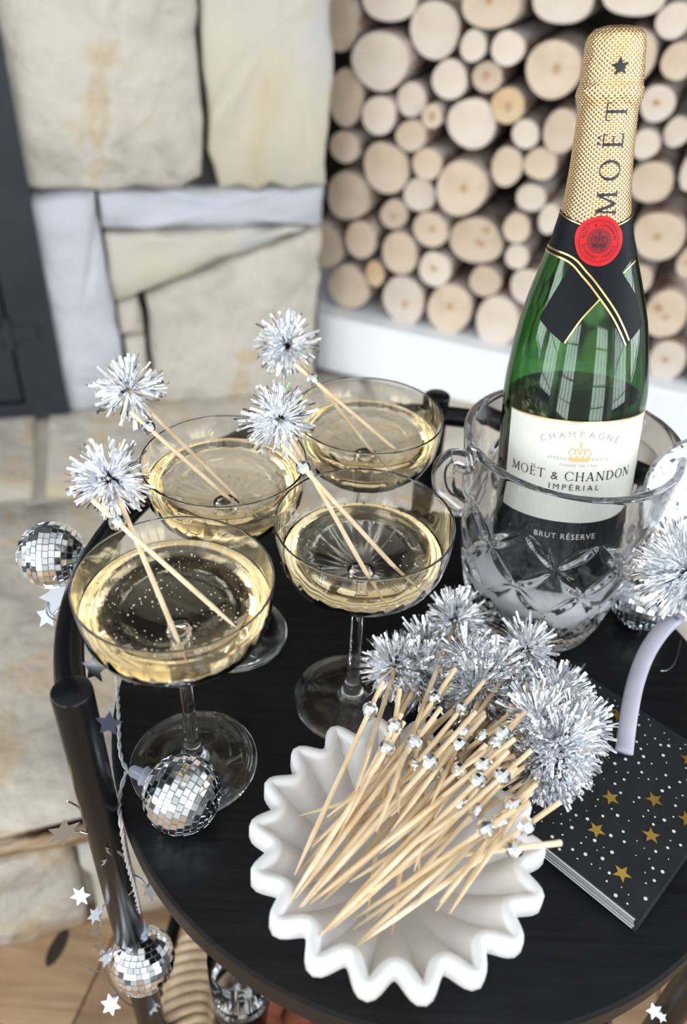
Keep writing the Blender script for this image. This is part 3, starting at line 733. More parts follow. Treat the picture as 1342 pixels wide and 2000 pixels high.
# sash line (left shoulder down to lower right), its upper edge and its end
A_lo = ga; A_end = pix2b(1254, 636)
collar = [(x, v_top(x)) for x in xs]
bot_l = [(ga[0][0] - .012, ga[0][1] + .003)] + ga[:4]
sx = X0[0]
bot = [(-.0226 * math.pi, ga[0][1] + .008)] + [(a, b) for a, b in bot_l] + [(2 * sx - a, b) for a, b in bot_l[::-1][1:]] + [(.0226 * math.pi, ga[0][1] + .008)]
neck = decal('neck_label', *poly(collar[::-1] + bot), .0003, M_NECK, bt, step=.003)
sashA = PB([(1064, 484), (1105, 507), (1140, 542), (1170, 581), (1199, 625), (1221, 674)]) + PB([(1238, 655), (1253, 632)]) + PB([(1240, 575), (1205, 520), (1150, 480)])
sashB = PB([(1114, 520), (1054, 622), (1102, 672), (1135, 622), (1170, 583), (1205, 545), (1200, 500)])
decal('sash', *poly(sashB), .0003, M_NECK, bt, step=.003)
decal('sash', *poly(sashA), .00045, M_NECK, bt, step=.003)
def gline(pts, w, off=.0006):
    V, F = [], []
    for k, (a, b) in enumerate(pts):
        p, q = pts[max(k - 1, 0)], pts[min(k + 1, len(pts) - 1)]; l = math.hypot(q[0] - p[0], q[1] - p[1]) or 1
        nx, ny = -(q[1] - p[1]) / l * w / 2, (q[0] - p[0]) / l * w / 2; V += [(a + nx, b + ny), (a - nx, b - ny)]
    F = [[2 * k, 2 * k + 1, 2 * k + 3, 2 * k + 2] for k in range(len(pts) - 1)]
    decal('gold_line', V, F, off, M_GOLD, neck, step=.003)
def dense2(pts, m=6): return [(p.x, p.y) for p in spline([Vector((a, b, 0)) for a, b in pts], m)]
gline(dense2(ga), .0011); gline([(a + .0022, b + .0026) for a, b in dense2(ga)], .0011)
gline(dense2(PB([(1170, 585), (1135, 624), (1103, 670)])), .0009); gline(dense2(PB([(1216, 533), (1228, 520), (1240, 508)])), .0009)
gline([(x, v_top(x) - .0009) for x in xs], .0007)
# wax seal
seal = decal('wax_seal', *poly(circle2(.0138, 44, .012, 4)), .0011, M_RED, bt, *pix2b(1170, 470), step=.0025)
sl = pix2b(1170, 470)
def sdec(nm, VF, m, off=.0014): decal(nm, VF[0], VF[1], off, m, seal, *sl, step=.0015)
def rg(r1, r0, n=60):
    g = ring(0, 0, r1, r1, r0, r0, 0, 360, n); V, F = [], []
    for p in g: F.append(list(range(len(V), len(V) + 4))); V += p
    return V, F
sdec('ring', rg(.0112, .0108), M_DKRED); sdec('medallion', poly(circle2(.0071, 32)), M_DKRED, .0013)
V, F = [], []
for k in range(72):
    a = R_(k * 5); F.append([len(V) + i for i in range(4)])
    for (r, da) in ((.0114, -.012), (.0114, .012), (.0121, .012), (.0121, -.012)): V.append((r * math.cos(a + da), r * math.sin(a + da)))
sdec('milling', (V, F), M_DKRED)
sdec('seal_lettering', arc_text('MOËT & CHANDON', .0090, .0027, 88, 160), M_SEALINK); sdec('seal_lettering', arc_text('ÉPERNAY FRANCE', .0090, .0027, 268, 145, True), M_SEALINK)
V, F = crown(.0088); sdec('crown', ([(a, b + .0007) for a, b in V], F), M_SEALINK, .0016)
V, F = text2d('1743', .0024, 1.4); sdec('year', ([(a, b - .0052) for a, b in V], F), M_SEALINK, .0016)
# MOET running up the foil and the star
decal('foil_lettering', *serif('MOËT', .0118, .42), .0003, M_INK, foil, *pix2b(1194, 312), rot=math.pi / 2, step=.002)
star5 = [((.0052 if k % 2 == 0 else .0021) * math.sin(k * math.pi / 5), (.0052 if k % 2 == 0 else .0021) * math.cos(k * math.pi / 5)) for k in range(10)]
decal('foil_star', star5 + [(0, 0)], [[k, (k + 1) % 10, 10] for k in range(10)], .0009, M_INK, foil, *pix2b(1211, 130), rot=.1, step=.002)

# ================================================================== MARBLE BOWL
MB = Vector((.038, .2385, 0)); MR = .0692; MLOBES = 18; MA, MW = .0056, .0078
def bowl_in(r): t = min(1, r / MR); return .0085 + .037 * t ** 2.1
sec = [(k / 18, bowl_in(k / 18 * MR), -MW / 2 * k / 18) for k in range(19)]                                    # share of the radius, height, sideways offset
sec += [(1, .0458 + .0036 * math.sin(R_(a)), -MW / 2 * math.cos(R_(a))) for a in (25, 50, 75, 90, 105, 130, 155)]
sec += [(k / 18, max(0., bowl_in(k / 18 * MR) - .0078 * (.75 + .25 * k / 18)), MW / 2 * k / 18) for k in range(18, -1, -1)]
nT = MLOBES * 16; V, F = [], []
for (t, z, off) in sec:
    for i in range(nT):
        th = 2 * math.pi * i / nT; ph = MLOBES * th + .5; am = MA * t ** 2.2
        r = MR * t + am * (math.cos(ph) + .12 * math.cos(2 * ph)); dr = -am * MLOBES * (math.sin(ph) + .24 * math.sin(2 * ph))
        c_, s_ = math.cos(th), math.sin(th); tx, ty = dr * c_ - r * s_, dr * s_ + r * c_; l = math.hypot(tx, ty) or 1
        V.append(MB + Vector((r * c_ + ty / l * off, r * s_ - tx / l * off, z)))
for k in range(len(sec) - 1):
    for i in range(nT):
        j = (i + 1) % nT; q = [k * nT + i, k * nT + nT + i, k * nT + nT + j, k * nT + j]
        if k == 0: q = [0 * nT, nT + i, nT + j]
        elif k == len(sec) - 2: q = [k * nT + i, (k + 1) * nT, k * nT + j]
        F.append(q)
bw = mesh('scalloped_bowl', V, F, M_MARBLE, None, True, origin=MB)
tag(bw, 'white marble bowl with deeply scalloped rim on the black tabletop', 'bowl')

# ================================================================== TINSEL PICKS
def tinsel_mesh(seed, R, n, w):
    rnd = random.Random(seed); V, F = [], []
    tufts = [Vector((rnd.gauss(0, 1), rnd.gauss(0, 1), rnd.gauss(0, 1))).normalized() for _ in range(75)]
    for k in range(n):
        d = (tufts[k % 75] + Vector((rnd.gauss(0, 1), rnd.gauss(0, 1), rnd.gauss(0, 1))) * (.10 if k % 5 else .5)).normalized()
        x, y, _ = frame(d); a = rnd.uniform(0, 6.28); s = x * math.cos(a) + y * math.sin(a); b_ = d.cross(s)
        L = R * rnd.uniform(.62, 1.0) * (1.12 if rnd.random() < .06 else 1); cv = rnd.uniform(-.28, .28) * L; ww = w * rnd.uniform(.7, 1.15) / 2; tw = rnd.uniform(-.9, .9)
        i0 = len(V)
        for q in range(4):
            t = q / 3; p = d * (L * (.06 + .94 * t)) + b_ * (cv * t * t); sd = s * math.cos(tw * t) + b_ * math.sin(tw * t)
            V += [p - sd * ww, p + sd * ww]
        for q in range(3): F.append([i0 + 2 * q, i0 + 2 * q + 1, i0 + 2 * q + 3, i0 + 2 * q + 2])
    me = bpy.data.meshes.new('tinsel'); me.from_pydata(V, [], F); me.materials.append(M_TINSEL); return me
TIN = [tinsel_mesh(s, .0265, 400, .0018) for s in range(5)]
def rrot(rnd): return Matrix.Rotation(rnd.uniform(0, 6.28), 3, 'Z') @ Matrix.Rotation(rnd.uniform(0, 6.28), 3, 'X') @ Matrix.Rotation(rnd.uniform(0, 6.28), 3, 'Y')
V, F, U = lathe([(0, -.0049), (.0026, -.0042), (.0043, -.0022), (.0049, 0), (.0043, .0022), (.0026, .0042), (0, .0049)], 11)
BEAD = bpy.data.meshes.new('bead'); BEAD.from_pydata([tuple(v) for v in V], [], F); BEAD.materials.append(M_BEAD)
def stick(name, tip, end, parent, r=.0014):
    d = (end - tip); L = d.length
    return mesh(name, *tube([tip, tip + d * min(.16, .02 / L) * .5, tip + d * min(.3, .022 / L), end], [.0003, .0009, r, r * 1.04], 8), M_BAMBOO, parent)
def axis_rot(d):
    x, y, z = frame(d); return Matrix((x, y, z)).transposed()
PICK_G = 'bamboo tinsel picks'
def glass_pick(G, level, pa, pb, bead, enda, pom, label, sc=1.0, seed=0):
    """pa: two photo points (rim crossing, surface crossing) of the beaded stick; pb the same for the tinsel stick"""
    rnd = random.Random(seed)
    def line(p, q): return onz(*p, GH + .002), onz(*q, level)
    A0, A1 = line(*pa); B0_, B1 = line(*pb)
    def proj_on(P0, P1, px):           # point of the 3-D line whose picture lies nearest px
        best = None
        for k in range(-400, 401):
            X = P0 + (P1 - P0) * (k / 100); v = X - CAM; z = v.dot(FW)
            if z < .05: continue
            e = (671 + FPX * v.dot(RT) / z - px[0]) ** 2 + (1000 - FPX * v.dot(UP) / z - px[1]) ** 2
            if best is None or e < best[0]: best = (e, X)
        return best[1]
    def below(P0, P1):
        d = (P1 - P0).normalized(); q = P1
        for _ in range(24):
            X = q + d * .001; h = math.hypot(X.x - G.x, X.y - G.y)
            if h > .043 or X.z < .1165 + .10 * max(0, h - .02) : break
            q = X
        return q
    bp_ = proj_on(A0, A1, bead); t = thing('tinsel_pick', bp_, label, 'cocktail pick', 'tinsel picks in the glasses')
    stick('stick', below(A0, A1), proj_on(A0, A1, enda), t)
    pc = proj_on(B0_, B1, pom); stick('stick', below(B0_, B1), pc, t)
    inst('bead', BEAD, t, bp_, axis_rot(A0 - A1))
    inst('tinsel', TIN[seed % 5], t, pc, rrot(rnd), (sc, sc, sc))
glass_pick(G1, .1425, ((272, 1058), (455, 1220)), ((264, 1050), (345, 1245)), (232, 1018), (187, 971), (205, 940), 'silver tinsel bamboo pick resting in the coupe full of bubbles', 1.0, 1)
glass_pick(G2, .141, ((318, 860), (440, 968)), ((322, 832), (455, 965)), (289, 838), (251, 811), (247, 768), 'silver tinsel bamboo pick resting in the coupe near the curved rail', 1.0, 2)
glass_pick(G3, .1335, ((620, 944), (765, 1102)), ((612, 935), (715, 1118)), (591, 915), (548, 873), (548, 818), 'silver tinsel bamboo pick resting in the coupe with the pleated bowl', 1.0, 3)
glass_pick(G4, .140, ((640, 766), (765, 872)), ((632, 762), (722, 876)), (609, 743), (574, 714), (556, 676), 'silver tinsel bamboo pick resting in the coupe beside the rear table leg', .98, 4)

# picks lying in the bowl: tip, bead, cut end (photo crop units), from bottom of the heap to the top
def c3(x, y): return 560 + x / 2.396, 1300 + y / 2.396
POMS = [(889, 1213), (772, 1305), (834, 1272), (914, 1289), (964, 1310), (1026, 1268), (1022, 1316), (1080, 1364), (1093, 1455), (930, 1345), (997, 1366), (1050, 1408), (1125, 1425), (830, 1325), (1068, 1480)]
PICKS = [((60, 702), (735, 515), (1060, 410)), ((165, 745), (680, 375), (790, 320)), ((110, 870), (770, 440), (985, 200)), ((75, 860), (675, 452), (850, 385)),
         ((492, 1262), (598, 475), (680, 310)), ((190, 1080), (470, 385), (505, 320)), ((300, 1165), (820, 640), (1050, 590)), ((405, 1200), (885, 680), (1150, 540)),
         ((95, 1030), (915, 335), (1155, 235)), ((55, 970), (600, 355), (690, 240)), ((115, 1100), (940, 440), (1085, 370)), ((60, 1135), (835, 315), (955, 250)),
         ((190, 1085), (808, 372), (965, 270)), ((310, 1235), (1000, 735), (1195, 720)), ((375, 1180), (505, 280), (528, 112)), ((330, 1300), (1055, 655), (1220, 620)),
         ((100, 1020), (695, 152), (790, 10)), ((60, 1130), (815, 205), (955, 100)), ((150, 1120), (808, 490), (960, 395)), ((180, 1240), (980, 370), (1155, 270)),
         ((40, 1090), (598, 360), (620, 120)), ((185, 1085), (1010, 318), (1150, 245)), ((150, 1270), (895, 540), (1050, 420)), ((110, 1115), (915, 465), (1085, 365)),
         ((195, 1245), (1008, 518), (1150, 400)), ((310, 1190), (930, 765), (1095, 705)), ((8, 1112), (470, 388), (540, 260)), ((680, 900), (1065, 855), (1285, 836)),
         ((330, 1310), (1118, 752), (1285, 648)), ((38, 980), (390, 208), (445, 70)), ((70, 1130), (670, 455), (850, 190)), ((100, 1010), (505, 285), (560, 240))]
PM = {}                                                   # which pick carries which visible pom: nearest straight continuation
for pi, pp in enumerate(POMS):
    def miss(k):
        (tx, ty), (bx, by) = c3(*PICKS[k][0]), c3(*PICKS[k][1]); ux, uy = bx - tx, by - ty; l = math.hypot(ux, uy); ux, uy = ux / l, uy / l
        al = (pp[0] - bx) * ux + (pp[1] - by) * uy; ac = abs(-(pp[0] - bx) * uy + (pp[1] - by) * ux); return ac / max(al, 20) + (0 if al > 25 else 5) + al / 900
    PM[min((k for k in range(len(PICKS)) if k not in PM), key=miss)] = pi
for k, (tp, bd, en) in enumerate(PICKS):
    rnd = random.Random(500 + k); f = k / len(PICKS)
    zb = .053 + .021 * f; ex, ey = c3(*bd); Bp = onz(ex, ey, zb)
    q = onz(*c3(*tp), .022); zt = bowl_in((q - MB).length) + .003 + .012 * f; Tp = onz(*c3(*tp), zt)
    d = (Bp - Tp); ex2, ey2 = c3(*en); best = None
    for j in range(0, 90):
        X = Bp + d * (j / 100); v = X - CAM; z = v.dot(FW); e = (671 + FPX * v.dot(RT) / z - ex2) ** 2 + (1000 - FPX * v.dot(UP) / z - ey2) ** 2
        if best is None or e < best[0]: best = (e, X)
    En = best[1]
    lb = {29: 'silver beaded bamboo pick lying apart at the edge of the heap near the coupe foot', 27: 'silver beaded bamboo pick lying lowest towards the black napkins', 28: 'long silver beaded bamboo pick slanting across the empty side of the marble bowl',
          4: 'silver beaded bamboo pick standing steepest in the middle of the marble bowl', 0: 'silver beaded bamboo pick lying flattest under the heap in the marble bowl'}.get(k, 'silver beaded bamboo pick lying in the scalloped marble bowl')
    t = thing('tinsel_pick', Bp, lb, 'cocktail pick', 'tinsel picks heaped in the bowl')
    stick('stick', Tp, En if (En - Bp).length > .006 else Bp + d.normalized() * .012, t)
    inst('bead', BEAD, t, Bp, axis_rot(d))
    # second stick of the pick carries the tinsel
    v = Bp + d.normalized() * .035 - CAM; z = v.dot(FW); ax, ay = 671 + FPX * v.dot(RT) / z, 1000 - FPX * v.dot(UP) / z
    own = PM.get(k) is not None
    pm = POMS[PM[k]] if own else min(POMS, key=lambda p: (p[0] - ax) ** 2 + (p[1] - ay) ** 2)
    zp = .050 + .012 * rnd.random() if pm[1] > 1400 else .030 + .022 * rnd.random()
    if not own: zp *= .8; pm = (pm[0] + rnd.uniform(-12, 12), pm[1] + rnd.uniform(-8, 14))
    Pc = onz(pm[0], pm[1], max(.029, zp))
    dd = (Bp - Z * .009 - Pc).normalized(); T2 = Bp - Z * .009 + dd * rnd.uniform(.055, .075)
    T2 += Vector((rnd.uniform(-.016, .016), rnd.uniform(-.012, .012), 0)); rr2 = (Vector((T2.x, T2.y, 0)) - MB).length
    if rr2 > .05: T2.x, T2.y = MB.x + (T2.x - MB.x) * .05 / rr2, MB.y + (T2.y - MB.y) * .05 / rr2; rr2 = .05
    T2.z = max(T2.z, bowl_in(rr2) + .003)
    stick('stick', T2, Pc, t)
    inst('tinsel', TIN[k % 5], t, Pc, rrot(rnd), None)

# ================================================================== NAPKINS
NC = onz(1250, 1800, .011); na = Vector((-.7313, .6821, 0)); nb_ = Vector((.6821, .7313, 0)); NS_ = .132; NT = .0115
for k in range(6):
    z0_ = k * NT / 6; j = Vector((random.uniform(-.0008, .0008), random.uniform(-.0008, .0008), 0)) if k < 5 else Vector()
    c = Vector((NC.x, NC.y, 0)) + (na + nb_) * NS_ / 2 + j
    nk = thing('paper_napkin', c + Z * z0_, 'black paper napkin printed with gold stars and white dots topping the napkin stack' if k == 5 else 'folded black paper napkin with white edge under the starry top napkin', 'napkin', 'black napkins in the stack')
    mesh('black_sheet', *box(c + Z * (z0_ + NT / 12), NS_, NS_, NT / 6 * .80, na, nb_, Z, .0004), M_NAPKIN, nk)
    if k < 5: mesh('white_ply', *box(c + Z * (z0_ + NT / 6 * .95), NS_ + .0004, NS_ - .004, NT / 6 * .2, nb_, na, Z), M_PAPERW, nk)
rnd = random.Random(9); topz = NT - NT / 6 * .10 + .00015
def star_flat(C, R, rot, X, Y, pts=5, inr=.42, th=.0002):
    V = []
    for z in (0, th):
        for k in range(2 * pts): r = R if k % 2 == 0 else R * inr; a = rot + k * math.pi / pts; V.append(C + X * (r * math.sin(a)) + Y * (r * math.cos(a)) + X.cross(Y) * z)
    n = 2 * pts; V += [C + X.cross(Y) * th, C]
    F = [[n + k, n + (k + 1) % n, 2 * n] for k in range(n)] + [[(k + 1) % n, k, 2 * n + 1] for k in range(n)] + [[k, (k + 1) % n, n + (k + 1) % n, n + k] for k in range(n)]
    return V, F
topn = nk
stars = []
for (x, y) in ((1193, 1558), (1278, 1562), (1165, 1621), (1272, 1632), (1215, 1706), (1208, 1398), (1345, 1483), (1092, 1318), (1110, 1352), (1342, 1600), (1150, 1500)):
    c = onz(x, y, topz); stars.append(c); mesh('printed_star', *star_flat(c, .0056, rnd.uniform(-.5, .3), Vector((1, 0, 0)), Vector((0, 1, 0))), M_GOLDSTAR, nk)
parts = []; dots = []
for k in range(900):
    c = Vector((NC.x, NC.y, topz)) + na * rnd.uniform(.003, NS_ - .003) + nb_ * rnd.uniform(.003, NS_ - .003)
    if any((c - s).length < .0072 for s in stars) or any((c - s).length < .0048 for s in dots): continue
    dots.append(c); r = rnd.choice((.0004, .0005, .0006, .0009, .0011))
    v, f, _ = lathe([(r, 0), (r, .00008), (0, .00008)], 8, c); parts.append((v, f))
mesh('printed_dots', *join(parts), M_PAPERW, nk)['kind'] = 'stuff'

# ================================================================== HEADBAND, ORNAMENT
hpth = [onz(1219, 1470, .0145), onz(1228, 1400, .022), onz(1241, 1335, .030), onz(1262, 1278, .037), onz(1292, 1232, .043), onz(1328, 1196, .050), dep(1347, 1150, .475)]
hd = thing('party_headband', hpth[0], 'lavender satin headband with a silver tinsel pom beside the napkins', 'headband')
mesh('band', *tube(spline(hpth, 6), .0058, 14, True, .55), M_SATIN, hd, True)
pc = dep(1346, 1116, .468); rnd = random.Random(77)
inst('tinsel_pom', TIN[2], hd, pc, rrot(rnd), (1.3, 1.3, 1.3)); inst('tinsel_pom', TIN[4], hd, pc + Vector((.004, .002, .002)), rrot(rnd), (1.2, 1.2, 1.2))
mesh('loose_thread', *tube(spline([onz(1330, 1250, .004), onz(1320, 1290, .002), onz(1305, 1308, .0012), onz(1290, 1310, .0012)], 8), .00025, 6), M_STAR, hd)
gc = dep(1352, 985, .545)
ol = [(.034 * math.cos(R_(a)) * (1.0), .034 * math.sin(R_(a)) + .012) for a in range(-10, 191, 10)] + [(-.030, -.02), (-.012, -.034), (0.0, -.032), (.02, -.036), (.031, -.02)]
fx = RT.copy(); fx.z = 0; fx.normalize(); fy = Vector((fx.y * -.25, fx.x * .30, .95)).normalized(); fn = fx.cross(fy).normalized()
V = []
for z, s in ((-.004, .96), (-.003, 1.0), (.003, 1.0), (.004, .96)):
    for a, b_ in ol: V.append(gc + fx * a * s + fy * b_ * s - fn * z)
n = len(ol); F = [[q * n + k, q * n + (k + 1) % n, q * n + n + (k + 1) % n, q * n + n + k] for q in range(3) for k in range(n)] + [list(range(n))[::-1], list(range(3 * n, 4 * n))]
zb_ = min(v.z for v in V)
ob = thing('glitter_cutout', Vector((gc.x, gc.y, 0)), 'rounded silver glitter cut-out leaning beside the crystal bucket', 'ornament')
mesh('glitter_shape', V, F, M_GLITTER, ob)
mesh('support_rod', *tube([Vector((gc.x, gc.y + .006, 0)), Vector((gc.x, gc.y + .006, gc.z))], .0015, 8), M_STAR, ob)
sc_ = dep(1316, 1062, .56)
cs = mesh('cream_star', *star_flat(sc_, .019, .35, fx, fy, 5, .5, .0015), M_CREAM, None, origin=sc_); tag(cs, 'cream card star behind the tinsel pom of the headband', 'card star')

# ================================================================== STRING LIGHTS
ball_r = .0222
B1 = dep(101, 1084, .552); B2 = onz(356, 1551, ball_r); B3 = dep(278, 1876, .575); B4 = onz(1254, 1172, ball_r)
AXS = [(onz(170, 1084, B1.z) - B1).normalized(), None, (UP * .95 - FW * .22).normalized(), Vector((.2, .5, .75)).normalized()]
AXS[1] = (onz(288, 1519, ball_r + .004) - B2).normalized()
slt = thing('string_light', B2 - Z * ball_r, 'string of small mirror-tiled disco ball lights on clear twisted cord', 'string light')
rows = 18; TILE_W = .0043
tme_cache = {}
def tile_mesh(w, h):
    key = (round(w, 5), round(h, 5))
    if key not in tme_cache:
        V, F = box((0, 0, 0), w, h, .0010); me = bpy.data.meshes.new('mirror_tile'); me.from_pydata([tuple(v) for v in V], [], F); me.materials.append(M_MIRROR); tme_cache[key] = me
    return tme_cache[key]
cand = []; balls = []
for bi, (C, axz) in enumerate(zip((B1, B2, B3, B4), AXS)):
    x, y, z = frame(axz); rnd = random.Random(60 + bi)
    prof = [(ball_r * .97 * math.cos(R_(a)), ball_r * .97 * math.sin(R_(a))) for a in range(-90, 91, 10)]; prof[0] = (0, -ball_r * .97); prof[-1] = (0, ball_r * .97)
    V, F, U = lathe(prof, 28, C, (x, y, z)); bo = mesh('mirror_ball', V, F, M_CORE, slt, True, origin=C); balls.append(bo)
    sk = lathe([(0, ball_r * .9), (.0058, ball_r * .9), (.0052, ball_r + .0022), (.0060, ball_r + .0026), (.0060, ball_r + .0038), (.0040, ball_r + .005), (.0034, ball_r + .011), (.002, ball_r + .0125), (0, ball_r + .0125)], 18, C, (x, y, z))
    mesh('socket', sk[0], sk[1], M_PLAST2, slt, True)
    dlat = math.pi / rows
    for r in range(rows):
        lat = -math.pi / 2 + (r + .5) * dlat
        n = max(5, int(2 * math.pi * ball_r * math.cos(lat) / TILE_W)); w = 2 * math.pi * ball_r * math.cos(lat) / n
        ph = rnd.uniform(0, 6.28)
        for k in range(n):
            a = ph + 2 * math.pi * k / n
            nrm = (x * math.cos(a) + y * math.sin(a)) * math.cos(lat) + z * math.sin(lat)
            if lat > R_(75): continue
            e = (-x * math.sin(a) + y * math.cos(a)); up = nrm.cross(e)
            tlt = Matrix.Rotation(rnd.uniform(-.07, .07), 3, e) @ Matrix.Rotation(rnd.uniform(-.07, .07), 3, up)
            N2 = tlt @ nrm; e2 = (e - N2 * e.dot(N2)).normalized(); u2 = N2.cross(e2)
            p = C + nrm * ball_r; facing = N2.dot((CAM - p).normalized()) * (1 if bi < 3 else .4)
            cand.append((facing, bi, p, e2, u2, N2, max(.0012, w - .0004), ball_r * dlat - .00045))
cand.sort(key=lambda q: -q[0]); rest = {i: [] for i in range(4)}
for k, (fc, bi, p, e2, u2, N2, w, h) in enumerate(cand):
    if k < 298: inst('mirror_tile', tile_mesh(w, h), balls[bi], p, Matrix((e2, u2, N2)).transposed())
    else: rest[bi].append(box(p, w, h, .0010, e2, u2, N2))
for bi, ps in rest.items():
    if ps: mesh('mirror_tiles', *join(ps), M_MIRROR, balls[bi])['kind'] = 'stuff'
def twisted(path, name='cord'):
    pts = spline(path, 14); parts = []
    for s in (0, math.pi):
        q = []; x = None; L = 0
        for i, p in enumerate(pts):
            d = (pts[min(i + 1, len(pts) - 1)] - pts[max(i - 1, 0)]).normalized()
            if x is None: x = frame(d)[0]
            x = (x - d * x.dot(d)).normalized(); y = d.cross(x); L += (p - pts[i - 1]).length if i else 0
            a = s + L * 380; q.append(p + (x * math.cos(a) + y * math.sin(a)) * .00075)
        parts.append(tube(q, .0007, 7))
    mesh(name, *join(parts), M_CORD, slt, True)
s1, s2, s3, s4 = [C + a * (ball_r + .012) for C, a in zip((B1, B2, B3, B4), AXS)]
edge = onz(227, 1318, .004)
twisted([s1, dep(190, 1100, .535), dep(205, 1180, .52), dep(212, 1260, .51), edge, onz(232, 1400, .003), onz(235, 1470, .003), onz(250, 1505, .005), onz(270, 1516, .012), s2])
twisted([onz(247, 1506, .005), onz(234, 1555, .003), dep(236, 1610, .470), dep(247, 1680, .495), dep(262, 1735, .52), dep(270, 1775, .545), s3])
twisted([s4, s4 + Vector((.02, .02, .0)), s4 + Vector((.05, .02, -.035)), Vector((.33, .47, .004))])

# ================================================================== STAR GARLAND
def c5(x, y): return 60 + x / 2.7775, 1280 + y / 2.7775
def legd(y):
    c = leg_xy(208); lo, hi = -.6, .3
    for _ in range(40):
        z = (lo + hi) / 2; v = Vector((c.x, c.y, z)) - CAM
        if 1000 - FPX * v.dot(UP) / v.dot(FW) > y: lo = z
        else: hi = z
    return depth_of(Vector((c.x, c.y, lo))) - .013
def star3(px, py, zc, R, parent, pts=6, sd=0, tilt=.7, m=None):
    rnd = random.Random(sd); C = dep(px, py, zc); Rm = Matrix.Rotation(rnd.uniform(-tilt, tilt), 3, UP) @ Matrix.Rotation(rnd.uniform(-tilt, tilt), 3, RT)
    mesh('foil_star', *star_flat(C, R, rnd.uniform(-.4, .4), Rm @ RT, Rm @ UP, pts, .5, .0003), m or M_STAR, parent, origin=C)
ga_ = thing('star_garland', dep(200, 1640, legd(1640)), 'silver wire garland of small foil stars winding down the left table leg', 'garland')
w1 = [dep(*c5(x, y), legd(c5(x, y)[1])) for x, y in ((207, 515), (240, 730), (300, 890), (370, 985), (440, 1040), (510, 1100), (560, 1190), (540, 1290), (400, 1350), (375, 1480), (380, 1620), (410, 1740), (470, 1840), (540, 1900), (620, 1920), (700, 1900))]
mesh('wire', *tube(spline(w1, 8), .0007, 7), M_STAR, ga_, True)
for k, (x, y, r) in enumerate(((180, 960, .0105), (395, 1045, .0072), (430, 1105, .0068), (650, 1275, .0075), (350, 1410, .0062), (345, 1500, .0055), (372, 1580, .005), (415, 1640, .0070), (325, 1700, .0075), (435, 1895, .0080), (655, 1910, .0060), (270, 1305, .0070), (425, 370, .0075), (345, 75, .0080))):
    X, Y = c5(x, y); star3(X, Y, legd(Y) - .004 + (.035 if k == 13 else 0), r, ga_, 6 if k < 12 else 5, k, .8, M_STAR_DARKREFL if k == 12 else None)
for a, b_ in (((210, 968), (330, 970)), ((330, 970), (370, 985)), ((300, 870), (200, 790)), ((560, 1190), (640, 1265)), ((470, 1835), (440, 1890))):
    mesh('ribbon_tendril', *tube([dep(*c5(*a), legd(c5(*a)[1])), dep(*c5((a[0] + b_[0]) / 2, (a[1] + b_[1]) / 2 - 14), legd(c5(*a)[1]) - .003), dep(*c5(*b_), legd(c5(*b_)[1]))], .0006, 6), M_STAR, ga_)
gb = thing('star_garland', dep(95, 1160, .55), 'silver foil star garland hanging on the rail below the mirror ball', 'garland')
mesh('wire', *tube(spline([dep(150, 1120, .54), dep(110, 1135, .55), dep(95, 1165, .55), dep(93, 1200, .545), dep(125, 1217, .53), dep(150, 1215, .52)], 6), .0006, 6), M_STAR, gb)
for k, (x, y, r) in enumerate(((112, 1165, .0125), (93, 1202, .0095))): star3(x, y, .548, r, gb, 5, 30 + k, .3)
gd = thing('star_garland', dep(1290, 1985, .58), 'silver and red foil stars dangling beside the right table leg', 'garland')
mesh('wire', *tube(spline([dep(1318, 1895, .58), dep(1318, 1925, .58), dep(1300, 1965, .58), dep(1280, 1978, .58), dep(1295, 1992, .58)], 6), .0006, 6), M_STAR, gd)
star3(1278, 1975, .575, .006, gd, 5, 41, .3); star3(1293, 1987, .575, .004, gd, 5, 42, .3)
C = dep(1318, 1922, .575); mesh('red_star', *star_flat(C, .0065, .3, RT * .6, UP, 5, .45, .0003), M_DKRED, gd, origin=C)

# ================================================================== BELOW THE TABLE
zr = -.34; Pl = onz(368, 1950, zr); BRAD = .165; BKC = Vector((Pl.x + BRAD, Pl.y, FLOOR))
bs = thing('wicker_basket', BKC, 'round wicker basket of firewood standing on the floor under the black table', 'basket')
V, F, U = lathe([(0, 0), (.125, 0), (.135, .01), (.150, .13), (.158, zr - FLOOR), (.150, zr - FLOOR), (.142, .13), (.125, .012), (0, .012)], 48, BKC); mesh('basket_wall', V, F, M_WICKER, bs, True)
parts = []
for q in range(9):
    z = .02 + q * .028; r = .136 + .022 * min(1, z / .26); pts = [BKC + Vector(((r + .003 * math.sin(14 * R_(a) + q * math.pi)) * math.cos(R_(a)), (r + .003 * math.sin(14 * R_(a) + q * math.pi)) * math.sin(R_(a)), z)) for a in range(0, 361, 5)]
    mesh('weave_strand', *tube(pts, .009, 8), M_WICKER, bs, True)
nW = 112
tor = bpy.data.meshes.new('rim_wrap'); V, F = tube([Vector((.0205 * math.cos(R_(a)), .0 + .002 * math.sin(R_(a * 2)), .0205 * math.sin(R_(a)))) for a in range(0, 361, 30)], 0.0046, 8)
tor.from_pydata([tuple(v) for v in V], [], F); tor.materials.append(M_WICKER); tor.polygons.foreach_set('use_smooth', [True] * len(tor.polygons))
for k in range(nW):
    a = 2 * math.pi * k / nW; inst('rim_wrap', tor, bs, BKC + Vector((BRAD * math.cos(a), BRAD * math.sin(a), zr - FLOOR)), Matrix.Rotation(a + .18, 3, 'Z'))
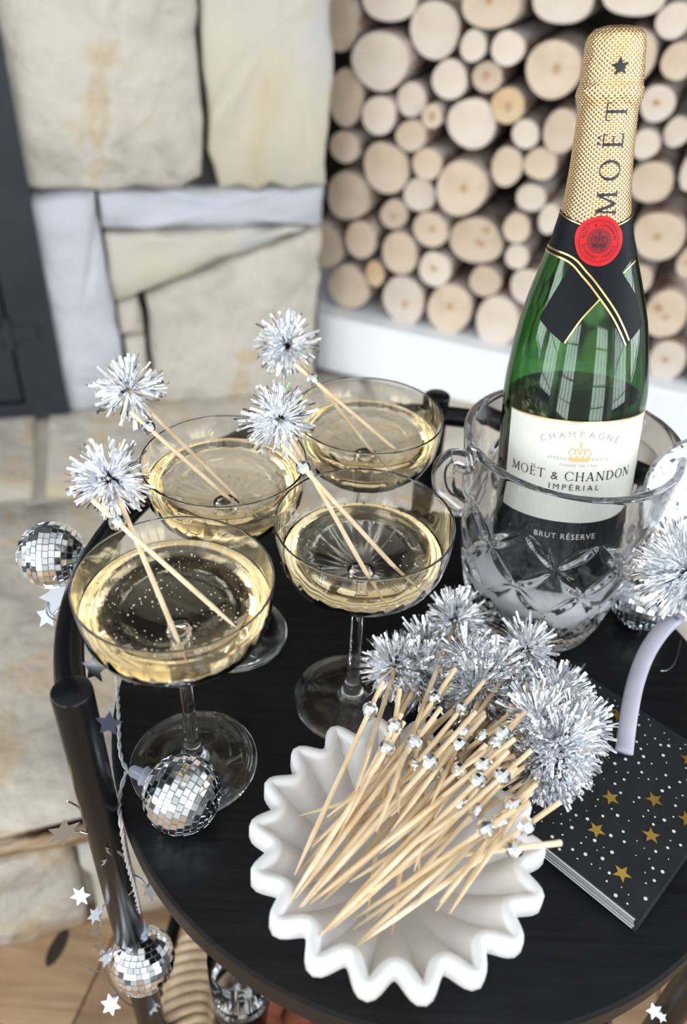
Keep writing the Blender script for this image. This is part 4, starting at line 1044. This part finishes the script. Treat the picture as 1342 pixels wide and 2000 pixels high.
for k, (dx, dy, L, rr, an) in enumerate(((-.075, -.01, .24, .034, 84), (-.01, -.03, .25, .036, 95), (.06, .0, .24, .037, 88), (.02, .05, .23, .03, 80))):
    c = BKC + Vector((dx, dy, zr - FLOOR - .065 + .012 * (k % 2))); d = Vector((math.cos(R_(an)), math.sin(R_(an)), .06)).normalized(); x, y, z = frame(d)
    V, F, U = lathe([(0, -L / 2), (rr * .97, -L / 2), (rr, -L / 2 + .004), (rr * 1.02, 0), (rr, L / 2 - .004), (rr * .97, L / 2), (0, L / 2)], 20, c, (x, y, z), lambda r, z, t, k2: r * (1 + .05 * math.sin(5 * t + k)))
    lg = thing('split_log', c, ['brown barky log at the wicker rim inside the basket', 'brown barky log under the clear glass in the basket', 'brown barky log deep inside the basket', 'brown barky log lying across the basket centre'][k], 'log', 'logs in the wicker basket'); mesh('bark', V, F, M_LOGBARK, lg, True)
vc = onz(473, 1955, -.30); vb = vc - Z * .02
V, F, U = lathe([(0, 0), (.010, .0008), (.018, .005), (.0225, .013), (.0245, .028), (.0250, .10), (.0242, .10), (.0236, .028), (.0215, .0145), (.017, .007), (.009, .0032), (0, .0026)], 40, vb)
vs_ = mesh('glass_votive', V, F, M_GLASS, None, True, origin=vb); tag(vs_, 'clear rounded glass on the firewood in the basket under the table', 'glass')
pcn = onz(585, 2010, -.345); cone = thing('pine_cone', pcn, 'reddish brown pine cone on the firewood in the basket', 'pine cone')
scale_me = bpy.data.meshes.new('scale'); scale_me.from_pydata([(-.007, 0, 0), (.007, 0, 0), (.009, 0, .012), (0, -.003, .018), (-.009, 0, .012), (0, .004, .008)], [], [[0, 1, 5], [1, 2, 5], [2, 3, 5], [3, 4, 5], [4, 0, 5], [0, 4, 3, 2, 1]]); scale_me.materials.append(M_RUST)
V, F, U = lathe([(0, -.03), (.014, -.024), (.020, 0), (.014, .024), (0, .032)], 14, pcn); mesh('core', V, F, M_RUST, cone, True)
for q in range(7):
    for k in range(9):
        a = 2 * math.pi * (k + .5 * (q % 2)) / 9; zz = -.024 + q * .008; r = .021 * math.sqrt(max(.1, 1 - (zz / .036) ** 2))
        inst('scale', scale_me, cone, pcn + Vector((r * math.cos(a), r * math.sin(a), zz)), Matrix.Rotation(a - math.pi / 2, 3, 'Z') @ Matrix.Rotation(-1.0, 3, 'X'))
